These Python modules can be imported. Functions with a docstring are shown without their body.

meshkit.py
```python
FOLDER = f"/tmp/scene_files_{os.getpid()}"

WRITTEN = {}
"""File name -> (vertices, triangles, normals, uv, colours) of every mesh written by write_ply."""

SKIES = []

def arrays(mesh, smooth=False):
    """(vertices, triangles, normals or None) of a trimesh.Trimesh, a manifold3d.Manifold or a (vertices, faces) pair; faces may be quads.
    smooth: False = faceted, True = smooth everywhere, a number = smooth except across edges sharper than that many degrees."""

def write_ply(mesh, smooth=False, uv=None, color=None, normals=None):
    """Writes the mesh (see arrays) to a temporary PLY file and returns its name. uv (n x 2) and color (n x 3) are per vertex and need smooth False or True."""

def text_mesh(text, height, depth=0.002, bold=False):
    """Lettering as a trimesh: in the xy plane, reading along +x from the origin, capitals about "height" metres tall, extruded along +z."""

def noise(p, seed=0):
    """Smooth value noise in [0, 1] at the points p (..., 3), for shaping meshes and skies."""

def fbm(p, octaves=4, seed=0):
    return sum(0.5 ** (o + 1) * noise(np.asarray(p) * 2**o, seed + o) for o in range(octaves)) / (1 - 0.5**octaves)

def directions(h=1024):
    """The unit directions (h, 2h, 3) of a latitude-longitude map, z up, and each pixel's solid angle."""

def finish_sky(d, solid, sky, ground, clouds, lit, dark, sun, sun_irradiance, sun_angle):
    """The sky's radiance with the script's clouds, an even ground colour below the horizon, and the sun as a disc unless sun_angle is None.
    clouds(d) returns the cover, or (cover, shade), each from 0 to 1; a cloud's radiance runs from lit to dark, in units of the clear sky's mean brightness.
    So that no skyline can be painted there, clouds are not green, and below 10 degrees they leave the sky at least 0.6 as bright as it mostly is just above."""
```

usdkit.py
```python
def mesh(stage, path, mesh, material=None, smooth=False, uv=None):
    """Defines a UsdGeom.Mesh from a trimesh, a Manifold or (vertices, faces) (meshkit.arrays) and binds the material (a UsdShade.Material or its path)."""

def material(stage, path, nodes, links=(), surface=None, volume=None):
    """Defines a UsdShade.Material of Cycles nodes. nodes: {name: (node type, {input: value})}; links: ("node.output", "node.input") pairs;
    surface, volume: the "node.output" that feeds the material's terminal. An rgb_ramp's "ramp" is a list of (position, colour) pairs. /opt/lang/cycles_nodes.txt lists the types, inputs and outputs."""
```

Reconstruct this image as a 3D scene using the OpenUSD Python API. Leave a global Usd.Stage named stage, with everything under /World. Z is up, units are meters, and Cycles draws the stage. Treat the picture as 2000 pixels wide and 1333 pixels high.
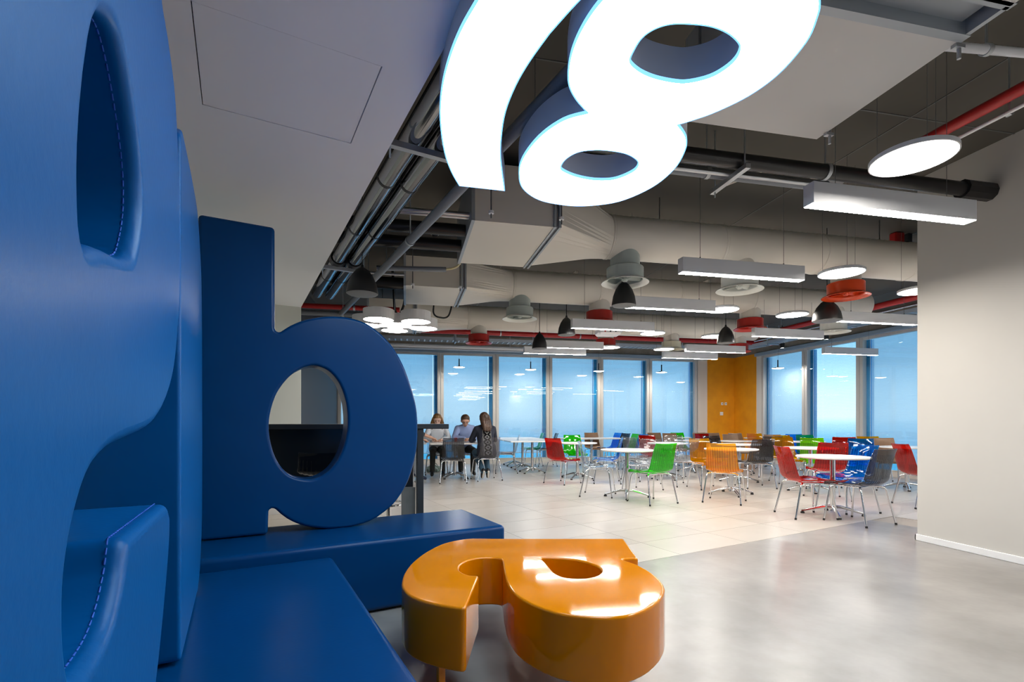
import math, random, numpy as np, trimesh, manifold3d as m3, usdkit
from shapely.geometry import Polygon, box as sbox
from shapely import affinity
from pxr import Usd, UsdGeom, UsdLux, UsdShade, Gf, Sdf
random.seed(7); RNG = np.random.default_rng(7)
stage = Usd.Stage.CreateInMemory()
UsdGeom.SetStageUpAxis(stage, UsdGeom.Tokens.z); UsdGeom.SetStageMetersPerUnit(stage, 1.0)
UsdGeom.Xform.Define(stage, '/World'); UsdGeom.Scope.Define(stage, '/World/Looks')
PI = math.pi
# ---------------------------------------------------------------- camera, sky, exposure
YAW = math.atan(207 / 970.)          # the hall runs along +Y; the camera looks 12 degrees to its right
EYE = 1.15
cam = UsdGeom.Camera.Define(stage, '/World/camera')
cam.AddTranslateOp().Set(Gf.Vec3d(0, 0, EYE)); cam.AddRotateXYZOp().Set(Gf.Vec3f(90, 0, -math.degrees(YAW)))
cam.CreateHorizontalApertureAttr(36.0); cam.CreateVerticalApertureAttr(36.0 * 1333 / 2000)
cam.CreateFocalLengthAttr(36.0 * 970 / 2000)
cam.CreateVerticalApertureOffsetAttr(36.0 * (824 - 666.5) / 2000); cam.CreateHorizontalApertureOffsetAttr(0.0)
cam.CreateClippingRangeAttr(Gf.Vec2f(0.02, 500)); cam.CreateExposureAttr(1.34)
LAMP, DISC, SIGN, STEM = 30.0, 22.0, 4.0, 42.0
dome = UsdLux.DomeLight.Define(stage, '/World/sky'); dome.CreateIntensityAttr(1.0)
skymat = usdkit.material(stage, '/World/Looks/sky', {
    'tc': ('texture_coordinate', {}), 'sep': ('separate_xyz', {}), 'mr': ('map_range', {'from_min': -0.3, 'from_max': 0.5, 'to_min': 0.0, 'to_max': 1.0, 'clamp': True}),
    'rp': ('rgb_ramp', {'ramp': [(0, (.03, .17, .33)), (.33, (.05, .28, .48)), (.37, (.45, .56, .60)), (.385, (.74, .76, .73)), (.44, (.64, .70, .70)), (.51, (.34, .50, .62)), (.60, (.13, .32, .52)), (1, (.05, .2, .45))]}),
    'bg': ('background_shader', {'strength': 1.0})},
    [('tc.generated', 'sep.vector'), ('sep.z', 'mr.value'), ('mr.result', 'rp.fac'), ('rp.color', 'bg.color')], surface='bg.background')
UsdShade.MaterialBindingAPI.Apply(dome.GetPrim()).Bind(skymat)
# ---------------------------------------------------------------- frames
FS = np.array([-.2896, .9572]); RS = np.array([.9572, .2896])    # the entrance zone is turned against the hall: depth and cross directions
def S(s, d, z): return np.array([s * RS[0] + d * FS[0], s * RS[1] + d * FS[1], z])
def mat4(x, y, z, o):
    m = np.eye(4); m[:3, 0], m[:3, 1], m[:3, 2], m[:3, 3] = x, y, z, o; return m
XR = np.array([*RS, 0]); XF = np.array([*FS, 0]); XZ = np.array([0, 0, 1.])
# ---------------------------------------------------------------- materials
M = {}
def pbr(n, col, rough=.5, metal=0., noise=None, bump=None, spec=.5, **kw):
    nodes = {'p': ('principled_bsdf', {'base_color': col, 'roughness': rough, 'metallic': metal, 'specular_ior_level': spec, **kw})}; links = []
    if noise or bump: nodes['g'] = ('texture_coordinate', {})
    if noise:
        sc, c2, lo, hi = noise
        nodes['n'] = ('noise_texture', {'scale': sc, 'detail': 6.0, 'roughness': .6}); nodes['r'] = ('rgb_ramp', {'ramp': [(lo, col), (hi, c2)]})
        links += [('g.object', 'n.vector'), ('n.fac', 'r.fac'), ('r.color', 'p.base_color')]
    if bump:
        sc, st, di = bump
        nodes['bn'] = ('noise_texture', {'scale': sc, 'detail': 4.0}); nodes['b'] = ('bump', {'strength': st, 'distance': di})
        links += [('g.object', 'bn.vector'), ('bn.fac', 'b.height'), ('b.normal', 'p.normal')]
    M[n] = usdkit.material(stage, '/World/Looks/' + n, nodes, links, surface='p.BSDF'); return M[n]
def emit(n, col, st):
    M[n] = usdkit.material(stage, '/World/Looks/' + n, {'e': ('emission', {'color': col, 'strength': st})}, [], surface='e.emission')
SCHLICK = {'lw': ('layer_weight', {'blend': .5}), 'pw': ('math', {'math_type': 'power', 'value2': 5.0}), 'f': ('math', {'math_type': 'multiply_add', 'value2': .955, 'value3': .045})}
SL = [('lw.facing', 'pw.value1'), ('pw.value', 'f.value1')]
def clearplastic(n, tint, body, fac, rough=.06):
    dark = tuple(x ** 1.9 for x in tint); bd = tuple(x * .62 for x in body)
    M[n] = usdkit.material(stage, '/World/Looks/' + n, {
        'tc': ('texture_coordinate', {}), 'w': ('wave_texture', {'bands_direction': 'x', 'scale': 9.9, 'distortion': .25}), 'sp': ('separate_xyz', {}), 'lt': ('math', {'math_type': 'less_than', 'value2': .785}), 'mm': ('math', {'math_type': 'multiply'}),
        'c1': ('mix_color', {'a': tint, 'b': dark}), 'c2': ('mix_color', {'a': body, 'b': bd}),
        't': ('transparent_bsdf', {}), 'd': ('diffuse_bsdf', {}), 'tl': ('translucent_bsdf', {}),
        'dm': ('mix_closure', {'fac': .6}), 'a': ('mix_closure', {'fac': fac}), **SCHLICK, 'gl': ('glossy_bsdf', {'color': (1, 1, 1), 'roughness': rough}), 'o': ('mix_closure', {})},
        SL + [('tc.object', 'w.vector'), ('tc.object', 'sp.vector'), ('sp.z', 'lt.value1'), ('lt.value', 'mm.value1'), ('w.fac', 'mm.value2'), ('mm.value', 'c1.fac'), ('mm.value', 'c2.fac'), ('c1.result', 't.color'), ('c2.result', 'd.color'), ('c2.result', 'tl.color'),
        ('d.BSDF', 'dm.closure1'), ('tl.BSDF', 'dm.closure2'), ('t.BSDF', 'a.closure1'), ('dm.closure', 'a.closure2'), ('f.value', 'o.fac'), ('a.closure', 'o.closure1'), ('gl.BSDF', 'o.closure2')], surface='o.closure')
def pane(n, tint):
    M[n] = usdkit.material(stage, '/World/Looks/' + n, {'t': ('transparent_bsdf', {'color': tint}), **SCHLICK, 'gl': ('glossy_bsdf', {'color': (1, 1, 1), 'roughness': .0}), 'o': ('mix_closure', {})},
        SL + [('f.value', 'o.fac'), ('t.BSDF', 'o.closure1'), ('gl.BSDF', 'o.closure2')], surface='o.closure')
def blindmat(n, col, open_):
    M[n] = usdkit.material(stage, '/World/Looks/' + n, {'t': ('transparent_bsdf', {'color': (1, 1, 1)}), 'd': ('diffuse_bsdf', {'color': col}), 'tl': ('translucent_bsdf', {'color': col}),
        'm': ('mix_closure', {'fac': .6}), 'tc': ('texture_coordinate', {}), 'w': ('wave_texture', {'bands_direction': 'z', 'scale': 9.0, 'distortion': .6}), 'mr': ('map_range', {'to_min': 1 - open_ - .04, 'to_max': 1 - open_ + .04}), 'o': ('mix_closure', {})},
        [('d.BSDF', 'm.closure1'), ('tl.BSDF', 'm.closure2'), ('tc.object', 'w.vector'), ('w.fac', 'mr.value'), ('mr.result', 'o.fac'), ('t.BSDF', 'o.closure1'), ('m.closure', 'o.closure2')], surface='o.closure')
pbr('concrete', (.215, .20, .19), .27, noise=(1.3, (.32, .30, .285), .36, .66), bump=(9, .06, .02))
pbr('grout', (.30, .27, .24), .7)
for i, c in enumerate([(.41, .375, .335), (.43, .395, .355), (.395, .36, .32)]): pbr('tile%d' % i, c, .32, noise=(2.2, tuple(x * 1.12 for x in c), .3, .7))
pbr('ceiling_paint', (.085, .08, .068), .85, noise=(.8, (.10, .094, .08), .3, .7))
pbr('soffit_white', (.86, .89, .92), .7); pbr('wall_cream', (.57, .55, .515), .75, noise=(1.2, (.59, .57, .535), .3, .7))
pbr('pier_peach', (.80, .70, .61), .7); pbr('wall_pale', (.66, .68, .63), .75); pbr('wall_dark', (.055, .05, .05), .6); pbr('trim_white', (.85, .85, .86), .45)
pbr('wall_orange', (.88, .37, .002), .65, noise=(3.0, (.76, .30, .002), .35, .75)); pbr('socket_white', (.85, .85, .85), .4); pbr('dark_hole', (.02, .02, .02), .6)
pbr('beam_concrete', (.25, .22, .18), .9, noise=(4, (.34, .30, .25), .35, .7), bump=(20, .4, .02))
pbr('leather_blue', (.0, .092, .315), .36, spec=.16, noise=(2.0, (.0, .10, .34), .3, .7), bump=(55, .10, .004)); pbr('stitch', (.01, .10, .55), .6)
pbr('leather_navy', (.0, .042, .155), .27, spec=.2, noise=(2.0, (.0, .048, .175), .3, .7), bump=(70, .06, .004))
pbr('orange_gloss', (.72, .215, .0), .06, spec=.42, bump=(14, .012, .01))
pbr('duct_beige', (.66, .625, .56), .5, noise=(1.2, (.69, .655, .59), .3, .7)); pbr('duct_white', (.60, .60, .59), .55); pbr('duct_steel', (.38, .42, .46), .45, .35)
pbr('duct_grey', (.26, .27, .29), .55)
pbr('nozzle_grey', (.40, .46, .44), .4); pbr('nozzle_red', (.42, .02, .015), .25); pbr('nozzle_orange', (.62, .06, .012), .25); pbr('nozzle_white', (.70, .72, .68), .35); pbr('nozzle_cream', (.56, .54, .42), .35)
pbr('white_paint', (.82, .82, .84), .4); pbr('lamp_body', (.62, .64, .68), .4); pbr('black_paint', (.012, .013, .014), .45); pbr('grille_grey', (.20, .21, .22), .6)
pbr('chrome', (.75, .76, .78), .12, 1.); pbr('steel', (.55, .57, .60), .3, 1.); pbr('pipe_foil', (.34, .35, .37), .09, 1.); pbr('pipe_black', (.012, .012, .013), .28); pbr('pipe_grey', (.20, .22, .25), .4); pbr('galvanised', (.50, .53, .56), .42, .8)
pbr('pipe_red', (.45, .015, .015), .35); pbr('wire', (.12, .12, .12), .5); pbr('cable_yellow', (.62, .55, .32), .6); pbr('tray_blue', (.48, .58, .66), .4, .4)
pbr('table_white', (.83, .81, .78), .25); pbr('rubber', (.015, .015, .015), .6)
pbr('bar_black', (.018, .022, .026), .18); pbr('bar_frame', (.035, .042, .05), .4); pbr('wood_grey', (.20, .19, .18), .6, noise=(3, (.27, .26, .25), .3, .7))
pbr('frame_alu', (.60, .57, .53), .45, .15); pbr('frame_blue', (.32, .42, .52), .45, .2); pbr('frame_light', (.74, .72, .68), .5)
pbr('brown_wood', (.22, .12, .06), .35, noise=(9, (.28, .16, .085), .3, .7)); pbr('red_plastic', (.5, .02, .03), .4); pbr('paper', (.85, .85, .84), .7); pbr('sage_cloth', (.35, .45, .40), .9)
pbr('skin', (.62, .36, .26), .55); pbr('skin_pale', (.74, .48, .38), .55); pbr('shirt_blue', (.28, .36, .60), .8); pbr('shirt_white', (.70, .74, .80), .8); pbr('jeans', (.05, .11, .17), .85); pbr('trousers_dark', (.018, .02, .018), .85); pbr('trousers_grey', (.42, .47, .52), .85)
pbr('cardigan', (.020, .024, .04), .9); pbr('knit_black', (.012, .012, .016), .9); pbr('knit_white', (.80, .78, .77), .9); pbr('sweater_grey', (.05, .055, .065), .9)
pbr('hair_brown', (.075, .038, .02), .5); pbr('hair_golden', (.34, .18, .06), .5, noise=(6, (.10, .045, .018), .35, .65)); pbr('hair_dark', (.05, .024, .014), .5, noise=(5, (.15, .075, .035), .5, .8)); pbr('shoe_black', (.015, .015, .016), .5); pbr('shoe_navy', (.02, .03, .07), .6); pbr('sole_white', (.75, .73, .68), .6); pbr('eye_dark', (.02, .015, .012), .3); pbr('lip', (.45, .16, .13), .5)
emit('lamp_warm', (1, .96, .91), LAMP); emit('disc_warm', (1, .93, .83), DISC); emit('sign_white', (.66, .87, 1.0), SIGN); emit('sign_edge', (.15, .40, 1.0), .9); emit('stem_light', (1, .93, .84), STEM); emit('clover_white', (1, .93, .85), 7.0)
clearplastic('plastic_red', (.88, .08, .03), (.62, .012, .004), .19); clearplastic('plastic_green', (.15, .85, .06), (.04, .55, .008), .20); clearplastic('plastic_blue', (.04, .52, .92), (.0, .25, .66), .20); clearplastic('plastic_yellow', (.95, .66, .03), (.80, .42, .0), .22)
clearplastic('plastic_clear', (.90, .92, .94), (.7, .72, .75), .05, .04); clearplastic('plastic_smoke', (.52, .54, .57), (.02, .022, .028), .13); clearplastic('plastic_haze', (.80, .81, .85), (.05, .05, .06), .06); clearplastic('plastic_teal', (.05, .72, .42), (.01, .50, .22), .35); clearplastic('plastic_navy', (.10, .18, .28), (.015, .03, .06), .4); clearplastic('plastic_lime', (.55, .90, .06), (.32, .72, .01), .32)
pane('glass_tint', (.78, .88, .91)); pane('glass_inner', (.95, .98, .99))
blindmat('blind', (.80, .86, .87), .46); blindmat('blind_bright', (.98, 1.0, 1.0), .92); pbr('jamb_blue', (.01, .30, .62), .5)
# ---------------------------------------------------------------- prims
used = {}
def numbered(base):
    k = used.get(base, 0); used[base] = k + 1
    return base if k == 0 else '%s_%03d' % (base, k)
def keys(p, **kw):
    for k, v in kw.items():
        if v is not None: p.SetCustomDataByKey(k, v)
def thing(name, label, cat, loc=(0, 0, 0), rz=0, group=None, kind=None):
    path = numbered('/World/' + name); x = UsdGeom.Xform.Define(stage, path)
    x.AddTranslateOp().Set(Gf.Vec3d(*map(float, loc))); x.AddRotateZOp().Set(float(rz))
    keys(x.GetPrim(), label=label, category=cat, group=group, kind=kind); return path
def part(t, name, mesh, mat, smooth=35, **kw):
    path = numbered(t + '/' + name); p = usdkit.mesh(stage, path, mesh, M[mat], smooth=smooth)
    keys(p.GetPrim(), **kw); return path
def solo(name, label, cat, mesh, mat, smooth=35, group=None, kind=None):
    path = numbered('/World/' + name); p = usdkit.mesh(stage, path, mesh, M[mat], smooth=smooth)
    keys(p.GetPrim(), label=label, category=cat, group=group, kind=kind); return path
def struct(name, label='', kind='structure', cat=None):
    path = '/World/' + name; x = UsdGeom.Xform.Define(stage, path); keys(x.GetPrim(), kind=kind, label=label or None, category=cat); return path
def dup(src, label, loc, rz, group=None):
    base = src.rsplit('/', 1)[1]; base = base[:-4] if base[-3:].isdigit() else base; path = numbered('/World/' + base); x = UsdGeom.Xform.Define(stage, path); pr = x.GetPrim()
    pr.GetReferences().AddInternalReference(src); pr.SetInstanceable(True)
    pr.GetAttribute('xformOp:translate').Set(Gf.Vec3d(*map(float, loc))); pr.GetAttribute('xformOp:rotateZ').Set(float(rz))
    keys(pr, label=label, group=group); return path
# ---------------------------------------------------------------- shapes
def box(x0, y0, z0, x1, y1, z1, c=0.):
    if c <= 0:
        b = trimesh.creation.box((x1 - x0, y1 - y0, z1 - z0)); b.apply_translation(((x0 + x1) / 2, (y0 + y1) / 2, (z0 + z1) / 2)); return b
    pts = [p for sx in (0, 1) for sy in (0, 1) for sz in (0, 1) for p in (
        ((x0 + c, x1 - c)[sx], (y0, y1)[sy], (z0 + c, z1 - c)[sz]), ((x0, x1)[sx], (y0 + c, y1 - c)[sy], (z0 + c, z1 - c)[sz]), ((x0 + c, x1 - c)[sx], (y0 + c, y1 - c)[sy], (z0, z1)[sz]))]
    return trimesh.convex.convex_hull(np.array(pts))
def rbox(x0, y0, z0, x1, y1, z1, r, n=12):
    s = m3.Manifold.sphere(r, n * 2)
    return tm(m3.Manifold.batch_hull([s.translate((x, y, z)) for x in (x0 + r, x1 - r) for y in (y0 + r, y1 - r) for z in (z0 + r, z1 - r)]))
def tm(man):
    m = man.to_mesh(); return trimesh.Trimesh(np.array(m.vert_properties[:, :3]), np.array(m.tri_verts), process=False)
def xf(mesh, m): mesh = mesh.copy(); mesh.apply_transform(m); return mesh
def mv(mesh, *d): mesh = mesh.copy(); mesh.apply_translation(d); return mesh
def cat(*ms): return trimesh.util.concatenate([m for m in ms])
def rotz(a, o=(0, 0, 0)): return trimesh.transformations.rotation_matrix(math.radians(a), (0, 0, 1), o)
def tube(pts, r, n=10, caps=True):
    pts = np.array(pts, float); k = len(pts); rr = np.full(k, r) if np.ndim(r) == 0 else np.array(r)
    t = np.gradient(pts, axis=0); t /= np.linalg.norm(t, axis=1)[:, None]
    up = np.array([0, 0, 1.]) if abs(t[0][2]) < .9 else np.array([1., 0, 0]); u = np.cross(up, t[0]); u /= np.linalg.norm(u)
    vs = []; a = np.arange(n) / n * 2 * PI
    for i in range(k):
        u = u - t[i] * (u @ t[i]); u /= np.linalg.norm(u); w = np.cross(t[i], u)
        vs.append(pts[i] + rr[i] * (np.cos(a)[:, None] * u + np.sin(a)[:, None] * w))
    v = np.vstack(vs + [pts[:1], pts[-1:]]); f = []
    for i in range(k - 1):
        for j in range(n):
            a0, a1, b0, b1 = i * n + j, i * n + (j + 1) % n, (i + 1) * n + j, (i + 1) * n + (j + 1) % n
            f += [(a0, a1, b1), (a0, b1, b0)]
    if caps:
        c0, c1 = k * n, k * n + 1
        for j in range(n): f += [(c0, (j + 1) % n, j), (c1, (k - 1) * n + j, (k - 1) * n + (j + 1) % n)]
    return trimesh.Trimesh(v, f, process=False)
def bend(pts, r, n=5):                                             # rounds the corners of a polyline
    pts = [np.array(p, float) for p in pts]; out = [pts[0]]
    for i in range(1, len(pts) - 1):
        a, b, c = pts[i - 1:i + 2]; d0 = (a - b) / np.linalg.norm(a - b); d1 = (c - b) / np.linalg.norm(c - b)
        q = min(r, np.linalg.norm(a - b) * .45, np.linalg.norm(c - b) * .45)
        for s in np.linspace(0, 1, n): out.append((b + d0 * q) * (1 - s) ** 2 + 2 * s * (1 - s) * b + (b + d1 * q) * s * s)
    return np.array(out + [pts[-1]])
def lathe(prof, n=40, closed=False):
    p = np.array(prof, float); k = len(p); a = np.arange(n) / n * 2 * PI
    v = np.array([(r * math.cos(t), r * math.sin(t), z) for r, z in p for t in a]); f = []
    for i in range(k if closed else k - 1):
        for j in range(n):
            a0, a1, b0, b1 = i * n + j, i * n + (j + 1) % n, (i + 1) % k * n + j, (i + 1) % k * n + (j + 1) % n
            f += [(a0, a1, b1), (a0, b1, b0)]
    m = trimesh.Trimesh(v, f, process=False); m.merge_vertices(); m.update_faces(m.nondegenerate_faces()); return m
def cyl(p0, p1, r, n=16): return tube([p0, p1], r, n)
def spline(pts, n=6, closed=True):
    p = np.array(pts, float); k = len(p); out = []
    for i in range(k if closed else k - 1):
        g = (lambda j: p[j % k]) if closed else (lambda j: p[min(max(j, 0), k - 1)])
        a, b, c, d = g(i - 1), g(i), g(i + 1), g(i + 2)
        for t in np.arange(n) / n: out.append(.5 * (2 * b + (c - a) * t + (2 * a - 5 * b + 4 * c - d) * t * t + (3 * b - a - 3 * c + d) * t ** 3))
    if not closed: out.append(p[-1])
    return np.array(out)
def ring_ok(r, step):
    c = np.array(r.coords)[:-1]; L = r.length; n = max(12, int(L / step)); return np.array([r.interpolate(i / n * L).coords[0] for i in range(n)])
def letter(poly, T, r, q=None, step=.012, seg=5, back=True):
    """A letter of thickness T (z from 0 to T) whose edges are rounded with radius r."""
    q = (r * 1.25 if q is None else q); poly = poly.buffer(-q, 8).buffer(2 * q, 8).buffer(-q, 8)
    if poly.geom_type != 'Polygon': poly = max(poly.geoms, key=lambda g: g.area)
    poly = poly.simplify(.0007); V, F, off = [], [], 0; caps_in = []
    angs = np.linspace(0, PI / 2, seg + 1)
    prof = [(r * (1 - math.cos(a)), T - r + r * math.sin(a)) for a in angs]           # (inset, z) up the front edge
    prof = ([(i, T - z) for i, z in reversed(prof)] if back else [(0, 0)]) + prof
    for ring, sgn in [(poly.exterior, 1)] + [(i, -1) for i in poly.interiors]:
        p = ring_ok(ring, step); area = .5 * np.sum(p[:, 0] * np.roll(p[:, 1], -1) - p[:, 1] * np.roll(p[:, 0], -1))
        if (area > 0) != (sgn > 0): p = p[::-1]
        t = np.roll(p, -1, 0) - np.roll(p, 1, 0); t /= np.linalg.norm(t, axis=1)[:, None]; nrm = np.stack([-t[:, 1], t[:, 0]], 1); n = len(p)
        for ins, z in prof: V.append(np.column_stack([p + nrm * ins, np.full(n, z)]))
        for k in range(len(prof) - 1):
            for j in range(n):
                a0, a1, b0, b1 = off + k * n + j, off + k * n + (j + 1) % n, off + (k + 1) * n + j, off + (k + 1) * n + (j + 1) % n
                F += [(a0, a1, b1), (a0, b1, b0)]
        caps_in.append((off, off + (len(prof) - 1) * n, n)); off += len(prof) * n
    V = np.vstack(V); import mapbox_earcut as ec
    for which in (1, 0):
        idx = np.concatenate([np.arange(n) + (c[1] if which else c[0]) for c in caps_in for n in [c[2]]]); ends = np.cumsum([c[2] for c in caps_in]).astype(np.uint32)
        tri = ec.triangulate_float64(V[idx][:, :2], ends).reshape(-1, 3); P = V[idx][:, :2]
        cr = (P[tri[:, 1], 0] - P[tri[:, 0], 0]) * (P[tri[:, 2], 1] - P[tri[:, 0], 1]) - (P[tri[:, 1], 1] - P[tri[:, 0], 1]) * (P[tri[:, 2], 0] - P[tri[:, 0], 0])
        tri[cr < 0] = tri[cr < 0][:, ::-1]
        F += [tuple(x) for x in idx[tri if which else tri[:, ::-1]]]
    return trimesh.Trimesh(V, np.array(F), process=False)
def stitching(pts, r=.0016, dash=.011, gap=.005):
    d = np.concatenate([[0], np.cumsum(np.linalg.norm(np.diff(pts, axis=0), axis=1))]); out = []; s = 0
    at = lambda x: np.array([np.interp(x, d, pts[:, k]) for k in range(3)])
    while s + dash < d[-1]: out.append(tube([at(s), at(s + dash)], r, 5)); s += dash + gap
    return cat(*out)
def hullchain(js, n=14):                                            # js: [(p, r), ...] chain of rounded bones
    sp = [m3.Manifold.sphere(r, n).translate(tuple(map(float, p))) for p, r in js]
    return [m3.Manifold.batch_hull([sp[i], sp[i + 1]]) for i in range(len(sp) - 1)] if len(sp) > 1 else sp
# ================================================================ THE SETTING
CH = 3.5
fl = struct('floor')
part(fl, 'slab', box(-6, -4.2, -.2, 10.4, 14.0, -.006), 'grout', False)
hall = Polygon([(-1.75, 3), (-1.75, 13.68), (10, 13.68), (10, 3)])
def sfpoly(c): return Polygon([tuple(S(s, d, 0)[:2]) for s, d in c])
tilezone = sfpoly([(-4, 3.05), (6.47, 3.05), (6.47, -4), (16, -4), (16, 20), (-4, 20)])
def prism(poly, z0, z1):
    out = []
    for g in getattr(poly, 'geoms', [poly]):
        if g.geom_type == 'Polygon' and g.area > 1e-4: out.append(mv(trimesh.creation.extrude_polygon(g, z1 - z0, engine='earcut'), 0, 0, z0))
    return cat(*out) if out else None
part(fl, 'polished_concrete', prism(sbox(-6, -4.2, 10.2, 13.9).difference(tilezone.buffer(.002)), -.01, 0), 'concrete', False, label='grey polished concrete area')
far = []
for i, s in enumerate(np.arange(-2.05, 13, .9)):
    for j, d in enumerate(np.arange(3.05 - .485 * 8, 14.5, .485)):
        if d + .48 < 3.06 and s < 6.4: continue
        t = sfpoly([(s + .002, d + .002), (s + .898, d + .002), (s + .898, d + .483), (s + .002, d + .483)]).intersection(hall).intersection(tilezone)
        p = prism(t, -.01, 0.0) if not t.is_empty else None
        if p is None: continue
        if d > 8.0 or (s > 6.5 and d < 1.5): far.append(p)
        else: part(fl, 'tile', p, 'tile%d' % RNG.integers(3), False)
part(fl, 'far_tiles', cat(*far), 'tile0', False, kind='stuff')
ce = struct('ceiling')
part(ce, 'ceiling_slab', box(-6, -4.2, CH, 10.4, 14.0, CH + .2), 'ceiling_paint', False)
for k, x in enumerate(np.arange(-1, 10, 2.4)): part(ce, 'slab_joint', box(x, -4, CH - .004, x + .012, 13.6, CH + .01), 'wire', False)
for k, y in enumerate((3.1, 5.6, 8.1, 10.6)): part(ce, 'slab_joint', box(-5, y, CH - .004, 10, y + .012, CH + .01), 'wire', False)
so = struct('soffit')
MS = mat4(XR, XF, XZ, (0, 0, 0))
HX0, HX1, HY0, HY1 = -.14, .512, 2.035, 2.67
bd = sbox(-1.05, -4.6, .70, 6.95).difference(sbox(HX0 - .004, HY0 - .004, HX1 + .004, HY1 + .004))
part(so, 'plasterboard', xf(prism(bd, 2.6, 2.63), MS), 'soffit_white', False)
part(so, 'upstand', xf(cat(box(.66, -4.6, 2.63, .70, 6.95, CH), box(-1.05, 6.91, 2.63, .66, 6.95, CH)), MS), 'soffit_white', False)
part(so, 'access_hatch', xf(box(HX0, HY0, 2.602, HX1, HY1, 2.63), MS), 'soffit_white', False, label='flush white access hatch')
part(so, 'hatch_void', xf(box(HX0 - .05, HY0 - .05, 2.632, HX1 + .05, HY1 + .05, 2.66), MS), 'dark_hole', False)
w = struct('wall_left'); part(w, 'plaster', xf(box(-1.15, -4.6, 0, -1.0, 6.95, 2.6), MS), 'wall_pale', False)
w = struct('wall_end'); part(w, 'plaster', xf(box(-1.0, 6.8, 0, .70, 6.95, 2.6), MS), 'wall_pale', False)
bb = struct('baseboard_end'); part(bb, 'skirting', xf(box(-1.0, 6.785, 0, .715, 6.8, .08), MS), 'trim_white', False)
w = struct('wall_far_left'); part(w, 'panelling', box(-1.9, 6.6, 0, -1.75, 13.9, CH), 'wall_dark', False)
w = struct('wall_right'); part(w, 'plaster', box(4.85, -4, 0, 5.0, 3.89, CH), 'wall_cream', False)
bb = struct('baseboard_right'); part(bb, 'skirting', cat(box(4.835, -4, 0, 4.85, 3.905, .06, .003), box(4.835, 3.89, 0, 5.0, 3.905, .06, .003)), 'trim_white', False)
w = struct('wall_front'); part(w, 'plaster', box(5.0, 3.75, 0, 10.2, 3.89, CH), 'wall_cream', False)
w = struct('wall_back'); part(w, 'plaster', box(-6, -4.15, 0, 5.0, -4.0, CH), 'wall_cream', False)
BY, RX = 13.67, 10.0
w = struct('wall_window'); part(w, 'beam', box(-1.75, BY - .07, 3.12, 10, BY + .2, CH), 'beam_concrete', False, label='bare concrete beam above the windows')
part(w, 'beam', box(RX - .07, 3.89, 3.12, RX + .2, BY - .07, CH), 'beam_concrete', False)
part(w, 'pier', box(8.70, BY - .05, 0, 9.02, BY + .2, 3.12), 'pier_peach', False)
part(w, 'sill_kerb', box(-1.75, BY - .06, 0, 8.70, BY + .2, .10), 'frame_light', False); part(w, 'sill_kerb', box(RX - .06, 3.89, 0, RX + .2, 12.42, .10), 'frame_light', False)
part(w, 'pier', box(RX - .05, 12.42, 0, RX + .2, 12.62, 3.12), 'frame_light', False)
w = struct('wall_orange')
part(w, 'backing', cat(box(9.02, BY - .05, 0, RX, BY + .1, 3.12), box(RX - .05, 12.62, 0, RX + .1, BY, 3.12)), 'wall_orange', False)
for z0, z1 in ((.0, 1.195), (1.205, 3.12)):
    part(w, 'panel', box(9.02, BY - .06, z0, RX, BY + .1, z1), 'wall_orange', False); part(w, 'panel', box(RX - .06, 12.62, z0, RX + .1, BY - .062, z1), 'wall_orange', False)
t1 = struct('trim_1'); part(t1, 'head_rail', box(-1.75, BY - .14, 3.03, 9.0, BY + .02, 3.12, .004), 'frame_blue', False)
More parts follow.
